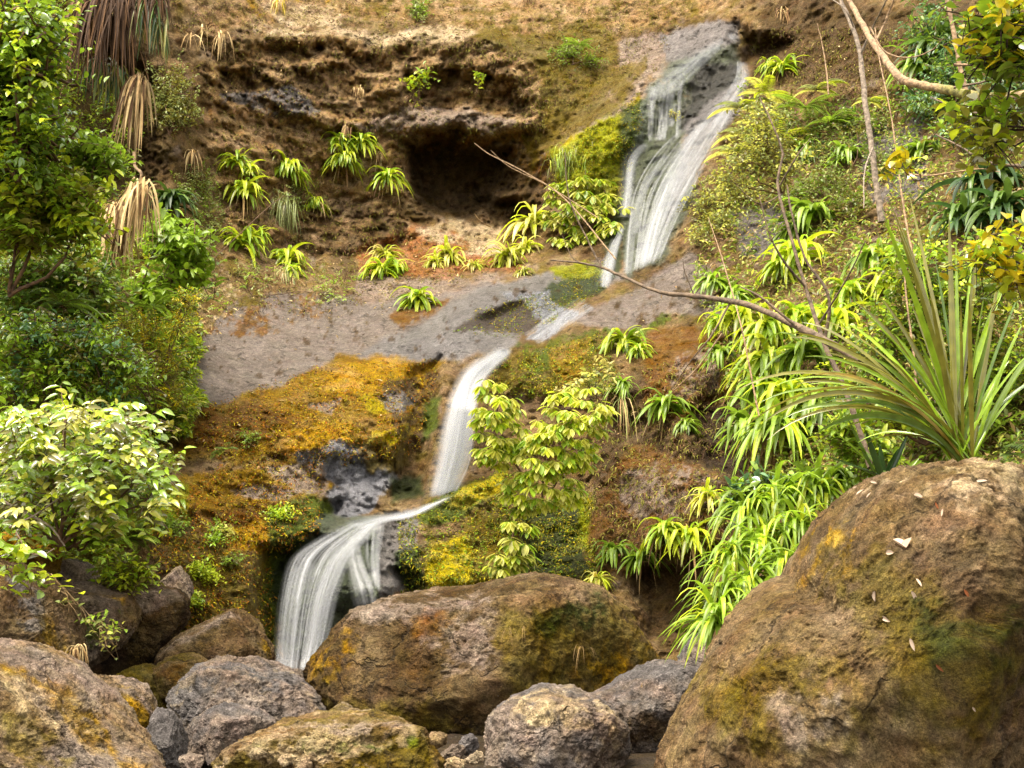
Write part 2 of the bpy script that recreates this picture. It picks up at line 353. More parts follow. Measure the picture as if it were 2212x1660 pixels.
# paint: what grows or is exposed where, plus sky sheen in the wet colour
RC = dict(bed=(126, 112, 102), tan=(166, 132, 92), earth=(142, 114, 78), earth2=(122, 98, 68), grey=(150, 130, 114), slate=(118, 111, 107), pale=(188, 162, 126), dark=(66, 50, 36), red=(160, 106, 66), rust=(126, 86, 36), orange=(152, 114, 30),
          amber=(188, 140, 26), yellow=(196, 172, 18), ygreen=(150, 150, 24), green=(92, 104, 26), dgreen=(56, 66, 22), olive=(118, 98, 38), umber=(94, 72, 44), wet=(138, 138, 144), black=(48, 42, 34), wetgreen=(78, 86, 60))  # wet: damp rock, lightened bluish to carry its sky sheen in colour
col = np.tile(lin(RC['earth']), (len(fx), 1)); moss = np.full(len(fx), .35); wet = np.zeros(len(fx))
k = sstep(-.25, .35, fbm(q0 / 90 + 3, 5, .6))[:, None]; col = col * (1 - k) + lin(RC['umber']) * k
k = sstep(.05, .4, fbm(q0 / 60 + 23, 5, .6))[:, None]; col = col * (1 - k * .7) + lin(RC['olive']) * k * .7
k = sstep(.2, .45, fbm(q0 / 50 + 43, 5, .6))[:, None]; col = col * (1 - k * .8) + lin(RC['grey']) * k * .8
PAINT = [  # colour, moss, wet, cover, soft, warp, polygon
    ('tan', .2, 0, .6, 12, 24, [(360, -60), (1600, -60), (1560, 40), (1150, 80), (900, 50), (420, 60)]),
    ('olive', .8, 0, .32, 12, 24, [(360, -60), (1600, -60), (1560, 40), (1300, 60), (900, 50), (600, 60), (420, 60)]),
    ('olive', .8, 0, .7, 12, 20, [(1000, 60), (1300, 60), (1350, 130), (1200, 300), (1130, 230), (1120, 140)]),
    ('amber', .9, 0, .35, 10, 16, [(520, -20), (700, -20), (720, 40), (560, 50)]),
    ('pale', 0, 0, .55, 6, 14, [(520, 60), (640, 66), (860, 72), (1010, 50), (1040, 68), (1000, 84), (860, 92), (700, 88), (560, 74)]),
    ('pale', 0, 0, .45, 6, 14, [(560, 20), (740, 10), (740, 60), (620, 66)]),
    ('earth', .2, 0, .6, 10, 16, [(440, 80), (900, 96), (1140, 110), (1140, 150), (850, 130), (440, 130)]),
    ('rust', .5, 0, .55, 10, 20, [(440, 230), (640, 220), (700, 300), (480, 330)]),
    ('tan', .3, 0, .6, 10, 24, [(440, 90), (900, 100), (1150, 130), (1180, 300), (870, 330), (860, 480), (700, 520), (480, 500)]),
    ('umber', .3, 0, .35, 10, 20, [(450, 110), (900, 120), (1140, 150), (1150, 240), (850, 250), (500, 240)]),
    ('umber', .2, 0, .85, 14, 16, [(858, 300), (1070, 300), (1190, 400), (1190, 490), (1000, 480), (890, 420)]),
    ('umber', .3, 0, .45, 14, 20, [(480, 430), (860, 440), (880, 520), (760, 550), (600, 530)]),
    ('grey', .1, 0, .7, 8, 16, [(760, 262), (900, 240), (1110, 250), (1140, 270), (1060, 292), (860, 296)]),
    ('slate', .1, 0, .5, 8, 14, [(480, 210), (640, 180), (700, 240), (600, 260)]),
    ('rust', .4, 0, .5, 8, 14, [(840, 270), (1000, 300), (1070, 310), (1000, 330), (860, 320)]),
    ('rust', .6, 0, .5, 10, 20, [(1060, 300), (1200, 260), (1230, 340), (1180, 400), (1100, 360)]),
    ('red', .6, 0, .75, 12, 14, [(760, 540), (900, 490), (1050, 520), (1140, 520), (1120, 580), (900, 600), (780, 590)]),
    ('pale', .1, 0, .55, 6, 12, [(900, 500), (1000, 478), (1090, 500), (1090, 550), (980, 540)]),
    ('grey', .1, 0, .5, 8, 14, [(780, 600), (1150, 590), (1140, 612), (960, 640), (850, 670), (760, 640)]),
    ('bed', 0, .4, .97, 10, 14, [(420, 800), (450, 700), (520, 630), (800, 650), (900, 640), (1000, 620), (1200, 590), (1330, 560), (1120, 700), (1100, 760), (850, 775), (700, 790), (560, 850), (420, 870), (380, 830)]),
    ('bed', 0, .35, .95, 12, 16, [(1240, 700), (1400, 600), (1480, 555), (1540, 590), (1560, 680), (1440, 700), (1300, 720)]),
    ('rust', .5, 0, .35, 5, 16, [(430, 650), (700, 640), (700, 720), (560, 740), (420, 720)]),
    ('umber', .5, 0, .28, 5, 14, [(1280, 620), (1560, 600), (1540, 700), (1300, 700)]),
    ('umber', .4, 0, .4, 5, 14, [(690, 690), (790, 690), (790, 740), (700, 760)]),
    ('rust', .8, 0, .55, 6, 10, [(840, 680), (920, 650), (980, 640), (960, 690), (870, 720)]),
    ('slate', 0, .6, .97, 14, 10, [(760, 770), (980, 650), (1110, 600), (1310, 575), (1340, 600), (1200, 650), (1120, 735), (1100, 765), (900, 778)]),
    ('slate', 0, .75, .97, 14, 8, [(800, 760), (980, 660), (1110, 608), (1290, 590), (1300, 620), (1140, 640), (1090, 720), (1120, 750), (920, 770)]),
    ('dark', .6, .3, .95, 8, 10, [(980, 715), (1030, 680), (1120, 645), (1200, 690), (1120, 728), (1040, 722)]),
    ('dgreen', .9, .2, .9, 8, 10, [(1130, 660), (1200, 610), (1290, 570), (1310, 620), (1240, 660), (1180, 690)]),
    ('wet', 0, 1, .7, 4, 8, [(1130, 650), (1180, 640), (1260, 680), (1190, 735), (1140, 735), (1180, 700)]),  # wet rock with its bluish-white sheen painted in
    ('wet', 0, 1, .55, 3, 8, [(1080, 632), (1190, 628), (1180, 650), (1100, 650)]),  # painted sheen again, on the wet strip above
    ('ygreen', 1, 0, .55, 6, 10, [(1190, 580), (1260, 565), (1330, 585), (1260, 600), (1200, 600)]),
    # ridge left of the upper fall
    ('grey', .1, .1, .6, 6, 16, [(1330, 90), (1460, 60), (1600, 55), (1560, 110), (1420, 180), (1300, 290), (1200, 340), (1230, 260), (1340, 160)]),
    ('olive', .8, 0, .6, 8, 14, [(1120, 300), (1260, 200), (1330, 150), (1400, 130), (1330, 240), (1230, 300), (1140, 380)]),
    ('yellow', 1, 0, .9, 10, 16, [(1210, 310), (1270, 280), (1330, 250), (1370, 200), (1385, 225), (1350, 300), (1330, 330), (1220, 350)]),
    ('ygreen', 1, 0, .8, 14, 18, [(1180, 340), (1260, 290), (1380, 210), (1390, 260), (1330, 400), (1330, 460), (1230, 420), (1200, 380)]),
    ('dgreen', .8, .2, .85, 10, 12, [(1340, 230), (1395, 200), (1390, 300), (1350, 400), (1340, 580), (1310, 600), (1300, 520), (1340, 400)]),
    ('wetgreen', .3, .8, .9, 14, 12, [(1390, 180), (1480, 110), (1590, 90), (1600, 160), (1540, 240), (1470, 290), (1500, 420), (1430, 560), (1350, 600), (1340, 450), (1370, 310)]),
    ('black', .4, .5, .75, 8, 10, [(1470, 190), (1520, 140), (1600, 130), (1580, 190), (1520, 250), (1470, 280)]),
    ('slate', 0, .6, .7, 8, 10, [(1480, 250), (1560, 200), (1600, 170), (1600, 250), (1540, 300), (1480, 420), (1440, 480)]),
    ('slate', 0, .2, .9, 8, 10, [(1430, 70), (1600, 45), (1600, 90), (1440, 140)]),
    # left mossy bulge
    ('orange', 1, 0, .93, 10, 14, [(370, 900), (480, 860), (640, 820), (720, 775), (860, 765), (950, 775), (940, 900), (860, 970), (700, 960), (520, 1000), (380, 990)]),
    ('rust', .9, 0, .75, 14, 18, [(370, 880), (560, 860), (640, 900), (540, 960), (420, 980), (370, 960)]),
    ('yellow', 1, 0, .75, 8, 10, [(780, 860), (850, 840), (870, 880), (800, 890)]),
    ('yellow', 1, 0, .85, 8, 10, [(800, 930), (880, 915), (890, 945), (830, 970), (790, 960)]),
    ('amber', 1, 0, .75, 10, 14, [(700, 800), (860, 770), (930, 800), (920, 850), (820, 860), (720, 850)]),
    ('amber', 1, 0, .7, 10, 14, [(600, 930), (760, 920), (760, 960), (620, 970)]),
    ('umber', .7, .1, .5, 8, 18, [(830, 830), (950, 790), (930, 960), (860, 980)]),
    ('slate', 0, .3, .6, 5, 10, [(830, 850), (880, 840), (895, 870), (860, 890), (830, 880)]),
    ('grey', 0, .2, .55, 5, 12, [(660, 880), (740, 860), (720, 900)]),
    ('wet', .1, 1, .9, 6, 12, [(640, 970), (740, 955), (800, 975), (850, 1000), (870, 1040), (820, 1070), (800, 1110), (720, 1110), (700, 1050), (640, 1010)]),  # wet rock by the moss, bluish sky sheen put into its colour
    ('olive', .8, .2, .55, 6, 14, [(760, 960), (880, 960), (890, 1010), (800, 1020)]),
    ('dgreen', .9, .1, .9, 12, 8, [(845, 1030), (910, 1035), (920, 1080), (850, 1090)]),
    ('green', .9, .1, .75, 10, 12, [(915, 870), (950, 850), (945, 930), (910, 960)]),
    ('orange', 1, 0, .9, 10, 16, [(300, 1080), (480, 1010), (640, 980), (720, 1040), (640, 1080), (480, 1090), (330, 1130)]),
    ('grey', 0, .3, .85, 5, 12, [(500, 1050), (560, 1040), (640, 1060), (620, 1075), (540, 1075)]),
    ('grey', 0, .3, .6, 5, 12, [(560, 1010), (700, 990), (700, 1060), (640, 1060)]),
    ('ygreen', 1, 0, .75, 12, 18, [(290, 1080), (400, 1060), (420, 1120), (320, 1160), (280, 1130)]),
    ('rust', .9, 0, .7, 12, 18, [(420, 1090), (640, 1085), (600, 1130), (440, 1180)]),
    ('olive', .9, 0, .92, 14, 18, [(350, 1160), (460, 1150), (600, 1200), (600, 1420), (480, 1420), (400, 1380), (380, 1280)]),
    ('amber', 1, 0, .8, 10, 16, [(470, 1140), (560, 1120), (600, 1150), (560, 1200), (500, 1200)]),
    ('green', 1, .1, .85, 14, 16, [(570, 1110), (660, 1060), (710, 1070), (725, 1130), (660, 1180), (600, 1300), (590, 1420), (560, 1400), (580, 1220)]),
    ('dgreen', 1, .2, .7, 12, 12, [(620, 1170), (680, 1140), (640, 1200), (600, 1350), (590, 1250)]),
    ('wetgreen', .3, .7, .9, 10, 10, [(690, 1110), (830, 1110), (850, 1140), (830, 1320), (700, 1420), (620, 1460), (600, 1300), (640, 1200)]),
    ('wetgreen', .3, .8, .7, 10, 10, [(640, 1200), (720, 1180), (830, 1140), (870, 1200), (840, 1300), (720, 1320), (700, 1400), (620, 1440)]),
    ('slate', .1, .6, .75, 6, 12, [(820, 1115), (900, 1110), (900, 1180), (860, 1290), (810, 1290)]),
    # bulge right of the fall
    ('green', 1, .1, .95, 8, 10, [(900, 1120), (980, 1055), (1090, 1010), (1080, 1060), (1000, 1120), (930, 1140), (900, 1140)]),
    ('yellow', 1, 0, .75, 8, 10, [(1000, 1050), (1090, 1015), (1080, 1060), (1010, 1100), (980, 1090)]),
    ('yellow', 1, 0, .7, 10, 14, [(930, 1180), (1020, 1150), (1060, 1180), (1060, 1270), (960, 1290), (920, 1270)]),
    ('dgreen', 1, .1, .9, 10, 10, [(855, 1190), (910, 1180), (920, 1270), (870, 1290), (850, 1240)]),
    ('olive', 1, 0, .7, 12, 14, [(1000, 1130), (1080, 1060), (1110, 1130), (1080, 1260), (1030, 1260)]),
    ('dgreen', .8, .1, .85, 16, 16, [(1110, 1100), (1260, 1080), (1280, 1240), (1150, 1260)]),
    ('olive', .9, 0, .85, 14, 18, [(1100, 770), (1300, 720), (1350, 820), (1200, 860), (1060, 850), (1060, 800)]),
    ('green', .9, 0, .5, 12, 16, [(1120, 760), (1300, 720), (1400, 700), (1500, 690), (1400, 730), (1150, 800)]),
    ('orange', .9, 0, .55, 10, 16, [(1200, 750), (1260, 740), (1260, 820), (1180, 830)]),
    ('umber', .7, .1, .6, 16, 20, [(1300, 860), (1560, 720), (1600, 900), (1560, 1190), (1290, 1230)]),
    ('rust', .7, .15, .7, 16, 20, [(1290, 1060), (1400, 960), (1560, 1020), (1560, 1190), (1400, 1240), (1270, 1220)]),
    ('grey', .1, 0, .45, 6, 16, [(1340, 1040), (1440, 980), (1560, 1040), (1540, 1120), (1360, 1130)]),
    ('rust', .7, 0, .75, 14, 18, [(1400, 720), (1560, 720), (1580, 860), (1500, 940), (1400, 870)]),
    ('grey', .1, 0, .4, 6, 16, [(1440, 780), (1560, 740), (1560, 860), (1460, 860)]),
    ('ygreen', .9, 0, .55, 8, 10, [(1250, 1080), (1280, 1080), (1280, 1200), (1255, 1180)]),
    ('umber', .4, 0, .85, 16, 16, [(1370, 1210), (1540, 1200), (1560, 1420), (1420, 1400)]),
    ('dark', .4, 0, .8, 16, 14, [(1480, 870), (1600, 880), (1620, 1020), (1530, 1010)]),
    ('umber', .5, 0, .7, 14, 24, [(1640, 0), (1960, 0), (1940, 160), (1700, 200), (1620, 120)]),
    ('slate', .1, 0, .6, 10, 20, [(1560, 470), (1700, 430), (1740, 540), (1620, 560)]),
    ('slate', .1, 0, .6, 10, 20, [(1830, 290), (2000, 250), (2000, 420), (1880, 440)]),
    ('olive', .8, 0, .5, 8, 26, [(380, 580), (520, 560), (560, 640), (470, 680), (430, 760), (420, 880), (380, 880)]),
    ('pale', .1, 0, .4, 6, 20, [(390, 590), (500, 590), (480, 690), (420, 720)]),
    ('olive', .9, 0, .8, 30, 30, [(-400, -100), (180, -100), (330, 500), (420, 700), (400, 900), (320, 1100), (250, 1250), (-400, 1250)]),
    ('ygreen', 1, 0, .6, 20, 20, [(270, 680), (380, 740), (400, 860), (330, 880), (280, 800)]),
    ('umber', .5, 0, .9, 30, 20, [(140, 0), (340, 100), (330, 440), (220, 480), (100, 300)]),
]
for c, ms, wt, cover, soft, warp, poly in PAINT:
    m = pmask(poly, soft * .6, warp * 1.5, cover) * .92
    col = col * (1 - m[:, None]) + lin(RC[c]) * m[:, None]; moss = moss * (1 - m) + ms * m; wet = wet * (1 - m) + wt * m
vv = .42 * fbm(q0 / 16 + 77, 5, .7) + .3 * fbm(q0 / 70 + 7, 4, .6)
col = np.clip(col * np.exp((.45 + .7 * np.clip(rgh, 0, 1)) * vv)[:, None], .01, .7)
mfl = pmask([(420, 800), (450, 690), (520, 620), (800, 640), (1000, 620), (1330, 560), (1560, 560), (1560, 700), (1300, 720), (1100, 760), (850, 775), (560, 850)], 20) * sstep(.2, .32, fbm(q0 / 34 + 88, 5, .62))
col = col * (1 - .75 * mfl[:, None]) + lin(RC['umber']) * .6 * mfl[:, None]; moss = np.maximum(moss, mfl * .7); wet = wet * (1 - mfl)
ALB = 1.0
fd = fd - moss * (.03 + .09 * np.abs(fbm(p0 * 5 + 60, 4, .62))) * np.minimum(1, rgh + .3); pv = P(fx, fy, fd); DG = fd.reshape(sh)
idx = np.arange(len(fx)).reshape(sh)
quads = np.stack([idx[1:, :-1], idx[1:, 1:], idx[:-1, 1:], idx[:-1, :-1]], -1).reshape(-1, 4)
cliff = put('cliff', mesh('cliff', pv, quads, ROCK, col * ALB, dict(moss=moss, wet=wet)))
tag(cliff, 'brown mossy rock cliff with dark hollows behind the falls', 'cliff', kind='structure')
# creek bed
ggx, ggy = np.meshgrid(np.linspace(-16, 16, 260), np.linspace(-6, 15, 220)); g0 = np.c_[ggx.ravel(), ggy.ravel(), np.zeros(ggx.size)]
gz = -.05 + .10 * fbm(g0 * 1.2, 4) + .05 * fbm(g0 * 6, 3) + .5 * sstep(5, 8.5, g0[:, 1]) + .5 * sstep(11, 15, g0[:, 1])
g0[:, 2] = gz; ig = np.arange(ggx.size).reshape(ggx.shape)
gq = np.stack([ig[:-1, :-1], ig[:-1, 1:], ig[1:, 1:], ig[1:, :-1]], -1).reshape(-1, 4)
gc = lin(RC['umber']) * .6 * (.6 + .6 * (fbm(g0 * 3, 4)[:, None] + .5))
tag(put('ground', mesh('ground', g0, gq, ROCK, np.clip(gc, .01, 1), dict(moss=np.full(len(g0), .2), wet=np.full(len(g0), .2)))), 'dark stony creek bed under the boulders', 'ground', kind='structure')

# ------------------------------------------------------------------ boulders
def boulder(name, label, poly, d, th, base, patches=(), res=(150, 70), blk=.64, cuts=7, amp=.07, seed=0, cat='boulder', fr=1.0, tone2=None, cutk=.8, fleck=0):
    r = np.random.default_rng(seed + 100); poly = np.asarray(poly, float); cx, cy = poly.mean(0); poly = (poly - (cx, cy)) * 1.025 + (cx, cy)
    N_ = int(res[0] * 1.05) | 1; A_ = 720; th_ = np.linspace(0, 2 * math.pi, A_, endpoint=False); dx, dy = np.cos(th_), np.sin(th_); R = np.zeros(A_)
    for k in range(len(poly)):
        a, b = poly[k] - (cx, cy), poly[(k + 1) % len(poly)] - (cx, cy); e = b - a
        den = dx * e[1] - dy * e[0]; den = np.where(np.abs(den) < 1e-9, 1e-9, den)
        t = (a[0] * e[1] - a[1] * e[0]) / den; u = (a[0] * dy - a[1] * dx) / den
        R = np.where((u >= -1e-6) & (u <= 1 + 1e-6) & (t > 0), np.maximum(R, t), R)
    R = np.where(R <= 0, R[R > 0].mean(), R)
    for _ in range(40): R = .5 * R + .25 * (np.roll(R, 1) + np.roll(R, -1))
    g = np.linspace(-1, 1, N_); ga, gb = np.meshgrid(g, g); ga, gb = ga.ravel(), gb.ravel(); big = np.abs(ga) > np.abs(gb)
    rad = np.where(big, np.abs(ga), np.abs(gb)); sa, sb = np.where(ga == 0, 1e-9, ga), np.where(gb == 0, 1e-9, gb)
    tha = np.where(big, np.where(ga < 0, math.pi, 0) + math.pi / 4 * gb / sa, np.where(gb < 0, -math.pi / 2, math.pi / 2) - math.pi / 4 * ga / sb)
    Rs = R.copy()
    for _ in range(160): Rs = .5 * Rs + .25 * (np.roll(Rs, 8) + np.roll(Rs, -8))
    bnd = rad > 1 - 1e-6; ph = rad * math.pi / 2; s = np.sin(ph) ** blk; c = np.cos(ph) ** .85
    ctr = P(cx, cy, d); Rr = np.interp(tha % (2 * math.pi), np.r_[th_, 2 * math.pi], np.r_[R, R[0]]); Rq = np.interp(tha % (2 * math.pi), np.r_[th_, 2 * math.pi], np.r_[Rs, Rs[0]]); Rr = Rq + (Rr - Rq) * rad ** 2; size = R.mean() * d / F
    Rb = np.interp(tha % (2 * math.pi), np.r_[th_, 2 * math.pi], np.r_[R, R[0]]); rr = Rr * s; over = np.maximum(rr - Rb * .93, 0); rr = np.where(rad > .999, Rb, np.minimum(rr, Rb * .93 + .07 * Rb * np.tanh(over / (.07 * Rb))))
    ring = ((rr * np.cos(tha))[:, None] * RT - (rr * np.sin(tha))[:, None] * UP) * (d / F) * ((d - th * c) / d)[:, None]
    front = ring - FWD * (th * c)[:, None]; back = (ring + FWD * (th * c)[:, None])[~bnd]; p = np.vstack([front, back])
    i0 = np.arange(N_ * N_); i1 = i0.copy(); i1[~bnd] = N_ * N_ + np.arange((~bnd).sum())
    for _ in range(cuts + 4):
        n = np.array([r.uniform(-1, 1), -r.uniform(.5, 1.1), r.uniform(-.55, .9)]); n /= np.linalg.norm(n)
        h = (p @ n).max() * r.uniform(cutk - .1, cutk + .1); ov = (p @ n) - h; ov = np.where(ov > 0, ov - .03 * size * np.tanh(ov / (.06 * size)), 0); p = p - ov[:, None] * n * .92
    wv = ctr + p; nd = nrm(p); ks = fr / size
    disp = -.012 * size + amp * size * (1.0 * fbm(wv * .9 * ks + seed, 4, .55) + .8 * fbm(wv * 2.2 * ks + seed + 7, 5, .6, ridge=True) - .42) + .045 * (fbm(wv * 3.3 + seed, 5, .62, ridge=True) - .35) + .04 * fbm(wv * 9 + seed, 5, .68)
    wv = wv + nd * disp[:, None]
    vx, vy = pix(wv); qq = np.c_[vx, vy, np.full(len(vx), seed * 3.7)]
    b1, b2, b3 = fbm(wv * 2.2, 5, .6), fbm(wv * 2.2 + 40, 5, .6), fbm(wv * 9 + 11, 4, .6)
    cl = np.tile(lin(RC[base]), (len(wv), 1)); ms = np.full(len(wv), .25); wt = np.zeros(len(wv))
    if tone2: kk = sstep(-.2, .3, b2)[:, None]; cl = cl * (1 - kk) + lin(RC[tone2]) * kk
    for cc, m_, cover, soft, warp, pl in patches:
        m = pmask(pl, soft * 1.6, warp * 3.2, min(cover, .8), vx, vy, b1, b2, b3) * .8
        cl = cl * (1 - m[:, None]) + lin(RC[cc]) * m[:, None]; ms = ms * (1 - m) + m_ * m
    cl = np.clip(cl * np.exp(.7 * b3 + .3 * b1 + .75 * fbm(wv * 22 + 3, 3, .7))[:, None], .01, .7)
    if fleck:
        m = sstep(.16, .3, fbm(wv * 7 + 3, 4, .6) + .1 * b1)[:, None] * fleck; cl = cl * (1 - m) + lin(RC['pale']) * m
    def qd(ix): ii = ix.reshape(N_, N_); return np.stack([ii[:-1, :-1], ii[:-1, 1:], ii[1:, 1:], ii[1:, :-1]], -1).reshape(-1, 4)
    me = mesh(name, wv - ctr, np.vstack([qd(i0), qd(i1)[:, ::-1]]), ROCK, cl, dict(moss=ms, wet=wt))
    o = put(name, me, None, ctr); tag(o, label, cat)
    return o
